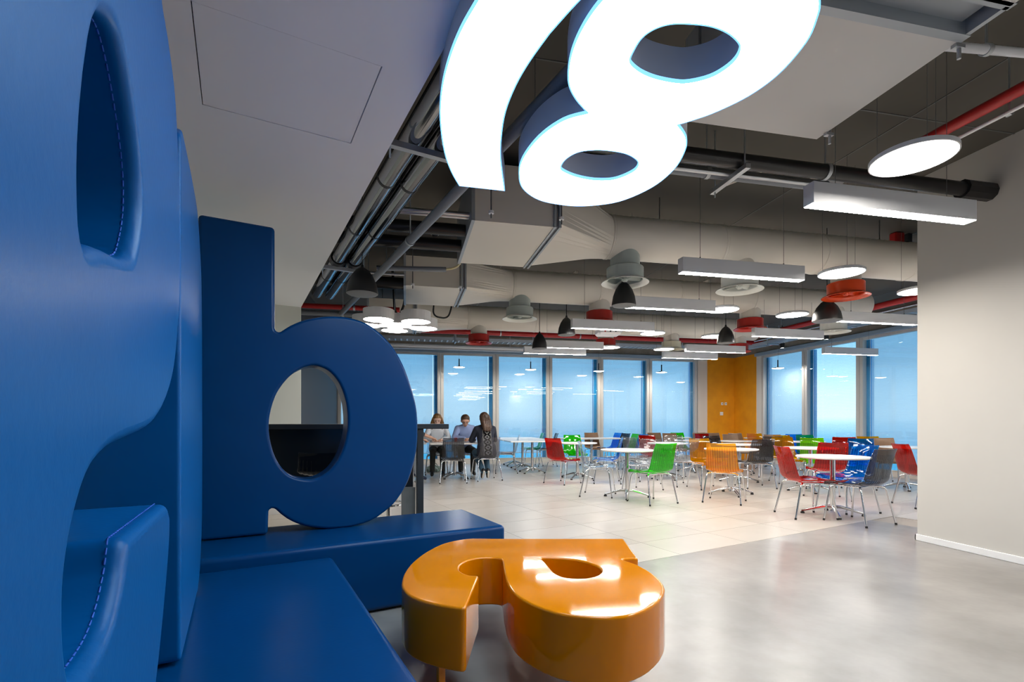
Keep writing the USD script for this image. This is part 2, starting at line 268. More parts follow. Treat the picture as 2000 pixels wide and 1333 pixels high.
t2 = struct('trim_2'); part(t2, 'head_rail', box(RX - .14, 3.9, 3.03, RX + .02, 12.6, 3.12, .004), 'frame_blue', False)
def window(n, a0, a1, axis, gapside, blind_z, bm='blind'):
    """Glazing between a0 and a1 along the wall: frame bars, inner pane, screen blind, guide rod, tinted outer pane."""
    t = struct('window_%d' % n, 'tall framed window with blue glass and a screen blind')
    def b(u0, d0, z0, u1, d1, z1, c=.003): return box(u0, BY + d0, z0, u1, BY + d1, z1, c) if axis == 'x' else box(RX + d0, u0, z0, RX + d1, u1, z1, c)
    f = .085
    part(t, 'stile', b(a0 + .004, -.05, .10, a0 + f, .06, 3.03), 'frame_alu', False); part(t, 'stile', b(a1 - f, -.05, .10, a1 - .004, .06, 3.03), 'frame_alu', False)
    part(t, 'head', b(a0 + f, -.045, 2.97, a1 - f, .06, 3.03), 'frame_alu', False); part(t, 'bottom_rail', b(a0 + f, -.045, .10, a1 - f, .06, .13), 'frame_alu', False)
    part(t, 'inner_pane', b(a0 + f, -.002, .13, a1 - f, .004, 2.97, 0), 'glass_inner', False)
    part(t, 'outer_pane', b(a0 + .01, .19, .05, a1 - .01, .2, 3.1, 0), 'glass_tint', False)
    g = .13; u0, u1 = (a0 + f, a1 - f - g) if gapside > 0 else (a0 + f + g, a1 - f)
    part(t, 'blind', b(u0, .05, blind_z, u1, .052, 2.99, 0), bm, False); part(t, 'blind_bar', b(u0, .042, blind_z - .02, u1, .06, blind_z), 'frame_light', False)
    e = u1 + .02 if gapside > 0 else u0 - .02
    j0, j1 = (u1 + .045, a1 - f * .3) if gapside > 0 else (a0 + f * .3, u0 - .045)
    part(t, 'outer_jamb', b(j0, .075, .13, j1, .17, 2.97, 0), 'jamb_blue', False, label='saturated blue outer jamb')
    part(t, 'guide_rod', b(e + .002, .04, .13, e + .012, .05, 2.97), 'white_paint', False)
XE = [-1.75, -.62, .92, 2.45, 4.0, 5.55, 7.1, 8.68]
for i in range(7): window(i + 1, XE[i], XE[i + 1], 'x', 1, (.3, .3, .35, .28, .55, .3, .25)[i])
YE = [12.42, 10.85, 9.28, 7.7, 6.12, 4.54]
for i in range(5): window(8 + i, YE[i + 1], YE[i], 'y', 1, (.3, .2, .3, .3, .3)[i], 'blind_bright' if i == 1 else 'blind')
for i, (x, z, wd, lb) in enumerate(((9.52, 1.70, .042, 'white double socket plate, left of the upper pair on the orange wall'), (9.645, 1.70, .042, 'white double socket plate, right of the upper pair on the orange wall'), (9.50, 1.395, .055, 'square white blank plate below the two sockets on the orange wall'))):
    t = thing('wall_socket', lb, 'wall socket', (x, BY - .06, z)); part(t, 'plate', box(-wd, -.012, -wd, wd, 0, wd, .004), 'socket_white', False)
    if i < 2: part(t, 'outlet', box(-.012, -.016, -.012, .012, -.011, .012), 'black_paint', False)
# ================================================================ BLUE LETTERS
LAT = -.158
E_OUT = [(1.447, 2.161), (1.579, 2.152), (1.699, 2.116), (1.767, 2.048), (1.825, 1.925), (1.856, 1.779), (1.872, 1.64), (1.84, 1.505), (1.753, 1.351), (1.649, 1.261), (1.485, 1.187), (1.299, 1.141), (1.072, 1.122), (.92, 1.112), (.827, 1.096), (.769, 1.075), (.732, 1.048), (.706, 1.018), (.689, .984), (.686, .947), (.691, .91), (.712, .869), (.753, .856), (.814, .851), (.887, .857), (.945, .882), (.988, .918), (1.017, .96), (1.546, .939), (1.60, .905), (1.60, .86), (1.56, .781), (1.447, .652), (1.336, .556), (1.15, .45), (.9, .39), (.62, .40), (.36, .50), (.17, .72), (.07, 1.05), (.06, 1.45), (.16, 1.82), (.38, 2.12), (.7, 2.33), (1.05, 2.36), (1.28, 2.28)]
E_HOLE = [(.819, 1.663), (.856, 1.70), (.931, 1.737), (.988, 1.737), (1.044, 1.712), (1.102, 1.667), (1.139, 1.619), (1.15, 1.57), (1.139, 1.52), (1.112, 1.478), (1.072, 1.438), (.996, 1.412), (.91, 1.397), (.827, 1.379), (.776, 1.36), (.752, 1.362), (.742, 1.389), (.74, 1.441), (.747, 1.492), (.765, 1.556), (.793, 1.624)]
def face_pts(c, n, out): p = np.array(c); return np.array([S(LAT + out, d, z) for d, z in p])
TE = .25
ME = mat4(XF, XZ, XR, S(LAT - TE, 0, 0))
pe = Polygon(spline(E_OUT[:27], 5, False).tolist() + E_OUT[27:29] + spline(E_OUT[29:] + E_OUT[:1], 5, False)[:-1].tolist(), [spline(E_HOLE, 5)])
t = thing('letter_e_backrest', 'giant blue leather letter panel with an eye hole, filling the left edge of the picture', 'sofa')
part(t, 'upholstery', xf(letter(pe.buffer(0), TE, .022, q=.024), ME), 'leather_blue', 50)
part(t, 'hole_seam', stitching(np.array([S(LAT - .028, d, z) for d, z in spline(np.array(E_HOLE) , 5)]) - 0 * XF), 'stitch', True)
part(t, 'notch_seam', stitching(np.array([S(LAT - .026, d, z) for d, z in np.vstack([spline(E_OUT[20:27], 5, False), [[1.012, .962], [1.54, .943]]]) + np.array([0, .0])])), 'stitch', True)
S2 = [(1.796, .39), (1.796, 2.06), (1.85, 2.10), (2.086, 2.11), (2.333, 2.111), (2.525, 2.094), (2.69, 2.00), (2.825, 1.827), (2.863, 1.461), (2.88, .957), (2.85, .659), (2.717, .46), (2.555, .39)]
p2 = Polygon(S2[:2] + spline(S2[2:], 5, False).tolist())
M2 = mat4(XF, XZ, XR, S(LAT - .30, .08, 0))
t = thing('letter_slab_backrest', 'tall narrow blue leather slab between the eye-hole letter and the letter b', 'sofa')
part(t, 'upholstery', xf(letter(p2, .30, .012, q=.016), M2), 'leather_blue', 50)
part(t, 'edge_seam', stitching(np.array([S(LAT - .002, 1.892, z) for z in np.linspace(.42, 2.05, 60)])), 'stitch', True)
B_OUT = [(-.206, 2.40), (.202, 2.397), (.202, 1.921), (.203, 1.73), (.216, 1.72), (.236, 1.744), (.312, 1.801), (.406, 1.844), (.518, 1.871), (.634, 1.877), (.754, 1.854), (.86, 1.792), (.952, 1.70), (1.026, 1.576), (1.083, 1.43), (1.122, 1.282), (1.133, 1.132), (1.126, .982), (1.093, .834), (1.045, .715), (.97, .609), (.879, .535), (.789, .489), (.668, .465), (.534, .465), (.421, .486), (.343, .514), (.282, .55), (.236, .59), (.207, .622), (.189, .63), (.167, .629), (.165, .564), (.164, .47), (-.206, .47)]
B_HOLE = [(.421, 1.541), (.343, 1.511), (.274, 1.449), (.214, 1.356), (.18, 1.249), (.168, 1.151), (.177, 1.053), (.204, .954), (.251, .87), (.312, .82), (.398, .799), (.469, .813), (.542, .866), (.6, .959), (.637, 1.081), (.646, 1.186), (.634, 1.308), (.597, 1.42), (.542, 1.496), (.485, 1.531)]
pb = Polygon(B_OUT[:3] + spline(B_OUT[3:31], 5, False).tolist() + B_OUT[31:], [spline(B_HOLE, 5)])
pb = pb.union(sbox(-.62, .47, .1, 2.40)) if False else pb
t = thing('letter_b_backrest', 'giant dark blue leather letter b standing on the blue bench', 'sofa')
MB = mat4(XR, XZ, -XF, S(0, 3.64, -.025))
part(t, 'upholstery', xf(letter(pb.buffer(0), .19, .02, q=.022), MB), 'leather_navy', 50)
t = thing('blue_bench', 'long low navy leather bench running under the letter b', 'bench', S(0, 0, 0), 16.83)
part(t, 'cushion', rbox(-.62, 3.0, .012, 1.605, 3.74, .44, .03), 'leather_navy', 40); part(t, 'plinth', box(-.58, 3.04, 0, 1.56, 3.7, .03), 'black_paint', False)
t = thing('blue_seat_block', 'wide blue leather seat block in the bottom left corner, in front of the bench', 'sofa seat', S(0, 0, 0), 16.83)
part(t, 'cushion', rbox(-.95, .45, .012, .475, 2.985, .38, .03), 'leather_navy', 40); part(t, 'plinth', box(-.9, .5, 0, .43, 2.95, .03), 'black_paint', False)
# ================================================================ ORANGE TABLE
A_OUT = [(2.02, 2.279), (1.757, 2.424), (1.475, 2.579), (1.289, 2.687), (1.192, 2.73), (1.041, 2.694), (.889, 2.566), (.759, 2.404), (.672, 2.251), (.621, 2.119), (.604, 2.036), (.606, 1.945), (.632, 1.867), (.673, 1.797), (.717, 1.743), (.746, 1.715), (.959, 2.05), (.924, 2.076), (.912, 2.128), (.92, 2.188), (.959, 2.258), (1.019, 2.308), (1.09, 2.314), (1.156, 2.281), (1.174, 2.241), (1.132, 2.145), (1.072, 2.015), (1.015, 1.875), (.985, 1.752), (.984, 1.651), (1.005, 1.556), (1.039, 1.488), (1.107, 1.418), (1.172, 1.379), (1.244, 1.365), (1.348, 1.383), (1.459, 1.433), (1.561, 1.508), (1.626, 1.592), (1.677, 1.697), (1.71, 1.826), (1.707, 1.951), (1.792, 1.912)]
A_HOLE = [(1.364, 2.171), (1.429, 2.127), (1.494, 2.061), (1.524, 1.982), (1.524, 1.901), (1.494, 1.839), (1.433, 1.795), (1.373, 1.786), (1.325, 1.801), (1.286, 1.843), (1.283, 1.911), (1.306, 1.988), (1.34, 2.083)]
pa = Polygon([A_OUT[0]] + spline(A_OUT[1:16], 5, False).tolist() + spline(A_OUT[16:42], 5, False).tolist() + [A_OUT[42]], [[A_HOLE[0]] + spline(A_HOLE[1:], 5, False).tolist()])
t = thing('letter_a_table', 'glossy orange coffee table shaped like a lying letter a', 'coffee table', (0, 0, 0), 16.83)
part(t, 'body', mv(letter(pa.buffer(0), .245, .010, q=.0115), 0, 0, .205), 'orange_gloss', 40)
for s, d in ((.70, 1.85), (1.30, 1.52), (1.80, 2.25), (.85, 2.45)): part(t, 'leg', box(s - .014, d - .014, 0, s + .014, d + .014, .21, .002), 'orange_gloss', False)
# ================================================================ LIT SIGN
G_SMALL = [(1.336, 1.742), (1.272, 1.837), (1.248, 2.001), (1.275, 2.2), (1.338, 2.352), (1.443, 2.489), (1.602, 2.569), (1.772, 2.558), (1.913, 2.495), (2.047, 2.349), (2.089, 2.12), (2.043, 1.907), (1.946, 1.743), (1.861, 1.663), (1.752, 1.612)]
G_BIG = [(1.752, 1.612), (1.789, 1.548), (1.827, 1.46), (1.854, 1.325), (1.838, 1.185), (1.77, 1.04), (1.696, .96), (1.632, .915), (1.50, .87), (1.35, .88), (1.2, .94), (1.09, 1.05), (1.03, 1.15), (1.017, 1.254), (1.027, 1.358), (1.058, 1.466), (1.106, 1.562), (1.161, 1.636), (1.24, 1.695), (1.336, 1.742)]
G_H1 = [(1.282, 1.408), (1.264, 1.372), (1.246, 1.312), (1.254, 1.262), (1.285, 1.22), (1.337, 1.189), (1.411, 1.16), (1.482, 1.151), (1.544, 1.158), (1.584, 1.174), (1.616, 1.212), (1.628, 1.265), (1.616, 1.328), (1.57, 1.386), (1.521, 1.413), (1.435, 1.434), (1.363, 1.436), (1.307, 1.424)]
G_H2 = [(1.503, 2.184), (1.478, 2.106), (1.492, 2.022), (1.549, 1.966), (1.623, 1.933), (1.712, 1.916), (1.793, 1.932), (1.837, 1.964), (1.862, 2.021), (1.85, 2.103), (1.815, 2.161), (1.737, 2.204), (1.638, 2.22), (1.551, 2.21)]
G_L = [(1.108, 2.636), (1.006, 2.506), (.901, 2.337), (.789, 2.1), (.723, 1.907), (.686, 1.737), (.669, 1.584), (.669, 1.446)]
G_R = [(.941, 1.296), (.95, 1.45), (.958, 1.598), (.978, 1.74), (1.021, 1.906), (1.09, 2.075), (1.186, 2.267), (1.367, 2.564)]
eight = Polygon(spline(G_SMALL, 5, False).tolist() + [(1.5, 1.62)]).buffer(0).union(Polygon(spline(G_BIG, 5, False)).buffer(0)).difference(Polygon(spline(G_H1, 5))).difference(Polygon(spline(G_H2, 5)))
L2 = [(s, 2.9 - d) for s, d in G_L[-2::-1]]; R2 = [(s, 2.9 - d) for s, d in G_R[:0:-1]]
stroke = Polygon(spline(G_L + L2, 4, False).tolist() + spline(R2 + G_R[1:], 4, False).tolist()).buffer(0)
def sign(name, poly, label, hang):
    t = thing(name, label, 'illuminated sign', (0, 0, 0), 16.83)
    part(t, 'lit_face', prism(poly.buffer(-.006), 2.4985, 2.505), 'sign_white', False, label='glowing white face')
    part(t, 'edge_trim', prism(poly.difference(poly.buffer(-.005)), 2.499, 2.512), 'sign_edge', False, label='blue glowing rim')
    shell = poly.difference(poly.buffer(-.008)); part(t, 'side_wall', prism(shell, 2.512, 2.64), 'lamp_body', 30); part(t, 'back_plate', prism(poly.buffer(-.0085), 2.63, 2.64), 'lamp_body', False)
    for s, d in hang: part(t, 'suspension_wire', cyl((s, d, 2.64), (s, d, CH), .002, 6), 'wire')
sign('sign_eight', eight, 'hanging white illuminated figure 8 facing down near the top', [(1.35, 2.2), (1.95, 2.2), (1.12, 1.2), (1.75, 1.2)])
sign('sign_stroke', stroke, 'curved white illuminated stroke hanging left of the glowing 8', [(1.15, 2.5), (.82, 1.6)])
# ================================================================ DUCTS
DZ, DR = 3.04, .215
def loft(a, b):                                                     # skin between two loops of equal length
    n = len(a); v = np.vstack([a, b]); f = []
    for j in range(n): f += [(j, (j + 1) % n, n + (j + 1) % n), (j, n + (j + 1) % n, n + j)]
    return trimesh.Trimesh(v, f, process=False)
def duct(label, Y, x0, x1, x2, xe, z0, z1, wy, hang):
    t = thing('ventilation_duct', label, 'air duct')
    part(t, 'box_section', box(x0, Y - wy, z0, x1, Y + wy, z1), 'duct_beige', False, label='white rectangular box section')
    for q in (box(x0 - .03, Y - wy - .03, z0 - .012, x0, Y + wy + .03, z1 + .02), box(x1, Y - wy - .02, z0 - .008, x1 + .02, Y + wy + .02, z1 + .015), box(x1 + .045, Y - wy - .02, z0 - .008, x1 + .065, Y + wy + .02, z1 + .015)): part(t, 'end_flange', q, 'duct_steel', False)
    part(t, 'joint_collar', box(x1 + .02, Y - wy + .01, z0 + .012, x1 + .045, Y + wy - .01, z1 - .01), 'duct_grey', False)
    n = 48; a = (np.arange(n) + .5) / n * 2 * PI; sq = np.stack([np.cos(a), np.sin(a)], 1); sq = sq / np.abs(sq).max(1)[:, None]
    A = np.column_stack([np.full(n, x1 + .065), Y + sq[:, 0] * wy, (z0 + z1) / 2 + sq[:, 1] * (z1 - z0) / 2]); B = np.column_stack([np.full(n, x2), Y + np.cos(a) * DR, DZ + np.sin(a) * DR])
    part(t, 'transition', loft(A, B), 'duct_beige', 20, label='transition piece from square to round')
    part(t, 'round_section', cyl((x2, Y, DZ), (xe, Y, DZ), DR, 48), 'duct_beige', 35)
    for x in np.arange(x2 + .02, xe, 1.25): part(t, 'seam_ring', xf(lathe([(DR - .002, -.02), (DR + .006, -.012), (DR + .003, 0), (DR + .006, .012), (DR - .002, .02)], 48), mat4((0, 0, -1), (0, 1, 0), (1, 0, 0), (x, Y, DZ))), 'duct_beige', 40)
    for x, yy in hang: part(t, 'hanger_rod', cyl((x, yy, DZ + .15 if x > x2 else z0 - .05), (x, yy, CH), .006, 8), 'wire')
    for x, yy in hang:
        if x < x2: part(t, 'rod_washer', cyl((x, yy, z0 - .012), (x, yy, z0 + .01), .022, 12), 'white_paint')
duct('nearest round beige duct with a white box end, behind the glowing 8', 4.77, .57, 1.27, 2.0, 7.9, 2.86, 3.36, .58, [(.68, 4.0), (1.28, 4.0), (2.6, 4.77), (5.4, 4.77)])
duct('middle round beige duct, its white box left of the nearest grey nozzle pair', 6.75, .0, .68, 1.42, 7.3, 2.83, 3.2, .50, [(.08, 6.2), (.66, 6.2), (3.2, 6.75)])
duct('farthest round beige duct, running behind the clover lamp', 9.0, -.6, .12, 1.08, 7.04, 2.80, 3.2, .48, [(-.4, 8.9)])
t = thing('box_duct', 'big white rectangular duct at the upper right, beside the glowing 8', 'air duct')
part(t, 'duct_body', box(1.5, 1.70, 2.8, 2.35, 2.47, 3.25, .004), 'duct_white', False); part(t, 'duct_body', box(1.5, -1.2, 2.8, 2.35, 1.52, 3.25, .004), 'duct_white', False)
part(t, 'joint_plate', box(1.5, 1.50, 2.80, 2.36, 1.535, 3.27), 'duct_steel', False); part(t, 'joint_plate', box(1.5, 1.665, 2.798, 2.36, 1.705, 3.27), 'duct_steel', False)
part(t, 'flexible_collar', box(1.52, 1.53, 2.85, 2.31, 1.67, 3.2), 'duct_steel', False)
part(t, 'end_gusset', box(2.33, 1.52, 2.80, 2.352, 1.68, 3.0), 'duct_steel', False)
for x, y in ((2.37, 1.72), (2.37, 2.40), (1.48, 2.3), (2.37, .3)): part(t, 'hanger_rod', cyl((x, y, 2.74), (x, y, CH), .008, 8), 'galvanised'); part(t, 'rod_bracket', box(x - .03, y - .012, 2.785, x + .02, y + .012, 2.80), 'galvanised', False)
# ---- nozzles
def nozzle(x, y, kind, label):
    t = thing('air_nozzle', label, 'air vent', (x, y, 2.58), 25 * RNG.random(), 'round air nozzles under the ducts'); m = 'nozzle_' + kind
    part(t, 'neck', lathe([(.150, .42), (.150, .17), (.158, .165), (.158, .15), (.150, .145)], 36), 'duct_beige' if kind != 'grey' else 'nozzle_grey', 40)
    part(t, 'drum', lathe([(.10, .16), (.182, .155), (.188, .148), (.188, .03), (.178, .03), (.178, .145), (.10, .15)], 40), m, 40)
    part(t, 'flange', lathe([(.182, .04), (.20, .022), (.235, .008), (.243, .0), (.240, -.004), (.225, .002), (.195, .014), (.176, .035)], 44, True), 'nozzle_white' if kind == 'grey' else m, 50)
    part(t, 'hub', lathe([(.0, .012), (.022, .016), (.036, .035), (.03, .07), (0, .08)], 20), m, 50)
    for k in range(4):
        vane = trimesh.creation.box((.15, .004, .05)); vane.apply_transform(trimesh.transformations.rotation_matrix(.7, (1, 0, 0))); vane.apply_translation((.105, 0, .055)); part(t, 'vane', xf(vane, rotz(k * 90)), m, False)
    part(t, 'inner_baffle', lathe([(0, .125), (.175, .128), (.175, .135), (0, .13)], 32), 'duct_grey' if kind in ('grey', 'white', 'cream') else m, 40)
    return t
for a in ((2.21, 4.77, 'grey', 'pale grey round nozzle nearest the picture centre, just right of the box transition'), (3.55, 4.77, 'white', 'whitish round nozzle half hidden behind the long lamp in the upper middle'), (4.93, 4.77, 'orange', 'bright orange-red round nozzle, nearest of the red ones, under the right disc lamp'),
          (1.55, 6.75, 'grey', 'pale grey round nozzle on the middle duct, left of the red ones'), (2.73, 6.75, 'red', 'red round nozzle on the middle duct, left of the black dome beside the long lamp'), (5.21, 6.75, 'red', 'red round nozzle right of centre, above a black dome'), (6.69, 6.70, 'white', 'off-white round nozzle farthest right, in front of the right windows'),
          (1.30, 9.0, 'red', 'leftmost red round nozzle, right of the clover lamp'), (3.77, 9.0, 'red', 'red round nozzle behind the white projector'), (5.16, 9.0, 'cream', 'cream round nozzle on the farthest duct, above the far lamps'), (6.67, 9.0, 'red', 'small dark red round nozzle in front of the orange wall')): nozzle(*a)
# ================================================================ LAMPS
def topz(x, y):                                                     # what a wire hangs from: the round duct above it or the ceiling
    for Y, a, b in ((4.77, 2.0, 7.9), (6.75, 1.42, 7.3), (9.0, 1.08, 7.04)):
        if abs(y - Y) < DR and a < x < b: return DZ - math.sqrt(DR ** 2 - (y - Y) ** 2)
    return CH
def linear(x, y, label, z=2.43, L=1.22):
    t = thing('linear_pendant', label, 'pendant lamp', (x + L / 2, y + .04, z), 0, 'long white pendant bars over the tables')
    part(t, 'housing', box(-L / 2, -.04, .004, L / 2, .04, .13, .002), 'lamp_body', False); part(t, 'light_strip', box(-L / 2 + .003, -.036, 0, L / 2 - .003, .036, .004), 'lamp_warm', False, label='glowing underside strip')
    for s in (-.42, .42): part(t, 'suspension_wire', cyl((s, 0, .13), (s, 0, topz(x + L / 2 + s, y + .04) - z), .0018, 6), 'wire'); part(t, 'wire_grip', cyl((s, 0, .13), (s, 0, .15), .006, 8), 'wire')
for a in ((2.33, 2.47, 'long white lamp bar nearest the camera, high on the right before the cream wall'), (2.31, 3.84, 'long white lamp bar at upper middle, above the whitish nozzle'), (2.30, 5.15, 'long white lamp bar behind the black dome under the pale grey nozzle'), (2.22, 6.45, 'long white lamp bar crossing behind the red nozzle left of centre'),
          (2.2, 8.25, 'long lamp bar left of centre, upper of two overlapping bars above the middle windows'), (2.16, 9.02, 'long lamp bar above the middle windows, lower and farther of two'), (5.41, 5.30, 'long lamp bar at the right, its end close to the cream wall'), (5.10, 6.5, 'long lamp bar right of centre, in front of the cable tray'),
          (4.98, 8.15, 'long lamp bar left of the dark red nozzle by the orange wall'), (5.05, 9.1, 'long lamp bar lowest over the orange wall edge'), (2.9, 1.1, 'long lamp bar above the corridor, out of the picture'), (2.9, -.3, 'long lamp bar above the corridor behind the camera'), (2.9, -1.7, 'long lamp bar above the corridor farthest behind the camera'), (7.6, 5.3, 'long lamp bar above the right tables, hidden by the cream wall'), (7.7, 7.9, 'long lamp bar by the right windows, hidden by nearer lamps')): linear(*a)
def disc(x, y, label, z=2.5, D=.375, cat_='pendant lamp'):
    t = thing('disc_pendant', label, cat_, (x, y, z), 0, 'flat round pendant lamps'); r = D / 2
    part(t, 'housing', lathe([(0, .028), (r - .01, .026), (r, .02), (r, .0), (r - .006, -.001), (r - .008, .004), (0, .006)], 48), 'lamp_body', 30)
    part(t, 'diffuser', lathe([(0, -.002), (r - .009, .0)], 32), 'disc_warm', 30, label='glowing round diffuser')
    for k in range(3): a = k * 2.1; part(t, 'suspension_wire', cyl((r * .8 * math.cos(a), r * .8 * math.sin(a), .02), (r * .8 * math.cos(a), r * .8 * math.sin(a), topz(x + r * .8 * math.cos(a), y + r * .8 * math.sin(a)) - z), .0015, 6), 'wire')
for a in ((2.55, 2.07, 'biggest flat round lamp, glowing at the upper right under the red pipe'), (3.88, 3.80, 'flat round lamp glowing above the orange-red nozzle'), (3.75, 5.35, 'flat round lamp at the right end of the lamp bar behind the black dome'), (4.79, 5.42, 'flat round lamp between the red nozzle and the black dome at right'), (3.7, 7.0, 'flat round lamp right of the white projector'), (4.78, 7.05, 'flat round lamp left of the black dome at centre right'), (4.72, 8.5, 'flat round lamp under the cream nozzle'), (3.64, 8.5, 'flat round lamp below the projector'), (5.2, 4.15, 'flat round lamp cut off by the cream wall edge')): disc(*a)
def stem_disc(x, y, label):
    t = thing('stem_pendant', label, 'pendant lamp', (x, y, 2.55), 0, 'small round lamps on black stems along the windows')
    part(t, 'shade', lathe([(0, .035), (.02, .034), (.15, .012), (.165, .0), (.15, .004), (0, .006)], 36), 'bar_frame', 40); part(t, 'diffuser', lathe([(0, -.02), (.08, -.016), (.145, .002)], 24), 'stem_light', 40)
    part(t, 'stem', cyl((0, 0, .03), (0, 0, .22), .014, 12), 'black_paint'); part(t, 'cord', cyl((0, 0, .22), (0, 0, CH - 2.55), .002, 6), 'wire')
for a in ((1.34, 12.81, 'round lamp on black stem, before the window left of the people'), (3.29, 13.0, 'round lamp on black stem, second from left along the back windows'), (5.24, 13.0, 'round lamp on black stem, third from left, before a window post'), (7.12, 12.95, 'round lamp on black stem, fourth from left, nearest the orange wall on its left'), (9.56, 11.31, 'round lamp on black stem, right of the orange wall')): stem_disc(*a)
def dome_sp(x, y, z, label, D=.27):
    t = thing('dome_speaker', label, 'pendant speaker', (x, y, z), 0, 'black dome pendants'); r = D / 2
    part(t, 'shell', lathe([(r, .012), (r * 1.0, .03), (r * .9, .11), (r * .70, .18), (r * .42, .235), (r * .16, .262), (.014, .272), (.012, .29), (0, .29)], 36), 'black_paint', 60)
    part(t, 'grille', lathe([(0, 0), (r * .6, .002), (r * .93, .008), (r, .016), (r * .9, .02), (0, .02)], 36), 'grille_grey', 40, label='round grey grille underneath'); part(t, 'cable', cyl((0, 0, .28), (0, 0, topz(x, y) - z), .005, 6), 'black_paint')
for a in ((-.41, 4.95, 2.36, 'black dome hanging at left, above the letter b', .295), (2.28, 4.95, 2.38, 'black dome directly below the nearest pale grey nozzle', .255), (4.75, 6.7, 2.33, 'black dome at centre right, left of the red nozzles', .255), (5.0, 5.1, 2.36, 'black dome below the orange-red nozzle', .32), (2.25, 6.8, 2.38, 'small black dome between the red nozzle and the grey nozzle, left of centre', .25), (2.15, 7.9, 2.34, 'small dark dome seen against the overlapping lamp bars', .25)): dome_sp(*a)
t = thing('clover_lamp', 'white five-lobed glowing lamp hanging behind the top of the letter b', 'pendant lamp', (-.13, 6.85, 2.44), 12)
cl = Polygon()
for k in range(5): a = math.radians(72 * k + 10); cl = cl.union(Polygon([(.40 * math.cos(a) + .19 * math.cos(u), .40 * math.sin(a) + .19 * math.sin(u)) for u in np.linspace(0, 2 * PI, 32, False)])).union(Polygon([(-.1 * math.sin(a), .1 * math.cos(a)), (.1 * math.sin(a), -.1 * math.cos(a)), (.36 * math.cos(a) + .1 * math.sin(a), .36 * math.sin(a) - .1 * math.cos(a)), (.36 * math.cos(a) - .1 * math.sin(a), .36 * math.sin(a) + .1 * math.cos(a))]))
cl = cl.buffer(.05).buffer(-.10).buffer(.05)
part(t, 'shade', prism(cl.difference(cl.buffer(-.006)), 0, .13), 'white_paint', 30); part(t, 'diffuser', prism(cl.buffer(-.007), .002, .01), 'clover_white', False, label='glowing underside'); part(t, 'top_plate', prism(cl.buffer(-.007), .115, .125), 'white_paint', False)
for s in (-.36, -.02): part(t, 'suspension_rod', cyl((s, 0, .12), (s, 0, CH - 2.442), .006, 8), 'galvanised')
for k, (x, y) in enumerate(((9.0, 10.5), (9.0, 9.2))):
    t = thing('spotlight', ('small black tube spotlight before the right windows, nearer the orange wall', 'small black tube spotlight before the right windows, farther from the orange wall')[k], 'spotlight', (x, y, 2.95)); part(t, 'tube', lathe([(0, .16), (.05, .16), (.05, 0), (.042, 0), (.042, .02), (0, .02)], 24), 'black_paint', 30); part(t, 'lens', lathe([(0, .006), (.041, .006), (.041, .015), (0, .015)], 20), 'disc_warm', 30); part(t, 'stem', cyl((0, 0, .16), (0, 0, CH - 2.95), .008, 8), 'black_paint')
# ================================================================ PIPES, TRAYS
def pipe(name, label, pts, r, mat, hangers=(), n=16, cat_='pipe', rings=None, group=None):
    t = thing(name, label, cat_, (0, 0, 0), 0, group); part(t, 'pipe_run', tube(pts, r, n), mat)
    for h in hangers:
        h = np.array(h, float); part(t, 'hanger_rod', cyl(h, (h[0], h[1], CH), .006, 8), 'galvanised')
        part(t, 'clamp', xf(lathe([(r + .001, -.015), (r + .007, -.015), (r + .007, .015), (r + .001, .015)], 24, True), clampm(pts, h)), 'galvanised', 30)
    return t
def clampm(pts, h):
    d = np.array(pts[-1], float) - np.array(pts[0], float); d /= np.linalg.norm(d); u = np.cross(d, (0, 0, 1.)); u /= np.linalg.norm(u); return mat4(u, np.cross(d, u), d, h)
for k, s in enumerate((.90, 1.06)):
    t = pipe('insulated_pipe', ('shiny foil-clad pipe nearest the white soffit edge', 'shiny foil-clad pipe second from the soffit edge')[k], [S(s, .2, 2.83), S(s, 6.9, 2.83)], .066, 'pipe_foil', n=24)
    for d in (1.2, 2.1, 3.4, 4.4, 5.35, 6.0): part(t, 'joint_band', tube([S(s, d, 2.83), S(s, d + .03, 2.83)], .0675, 24), 'pipe_black')
    part(t, 'black_sleeve', tube([S(s, 5.3, 2.83), S(s, 5.42, 2.83)], .075, 24), 'pipe_black')
for k, (s, r) in enumerate(((.80, .05), (.985, .045))): pipe('black_pipe', ('black pipe tucked against the soffit edge', 'black pipe between the two foil-clad pipes')[k], [S(s, .2, 2.92), S(s, 6.9, 2.92)], r, 'pipe_black')
for k, d in enumerate((2.82, 5.40)):
    t = thing('pipe_bracket', ('steel channel carrying the foil pipes, nearer one beside the lit stroke', 'steel channel carrying the foil pipes, farther one by the black dome')[k], 'bracket')
    part(t, 'channel', xf(box(.74, d - .02, 2.725, 1.20, d + .02, 2.76), MS), 'galvanised', False)
    for s in (.76, 1.17): part(t, 'threaded_rod', cyl(S(s, d, 2.66), S(s, d, CH), .006, 8), 'tray_blue')
pipe('grey_conduit', 'grey pipe running diagonally from the lit stroke to the letter b', [S(1.308, .3, 2.72), S(1.308, 7.5, 2.72)], .036, 'pipe_grey', [S(1.308, 4.2, 2.72), S(1.308, 6.0, 2.72)])
pipe('thin_conduit', 'thin steel conduit high up between the foil pipes and the white duct box', [S(1.42, 2.0, 3.3), S(1.42, 5.6, 3.3)], .016, 'steel')
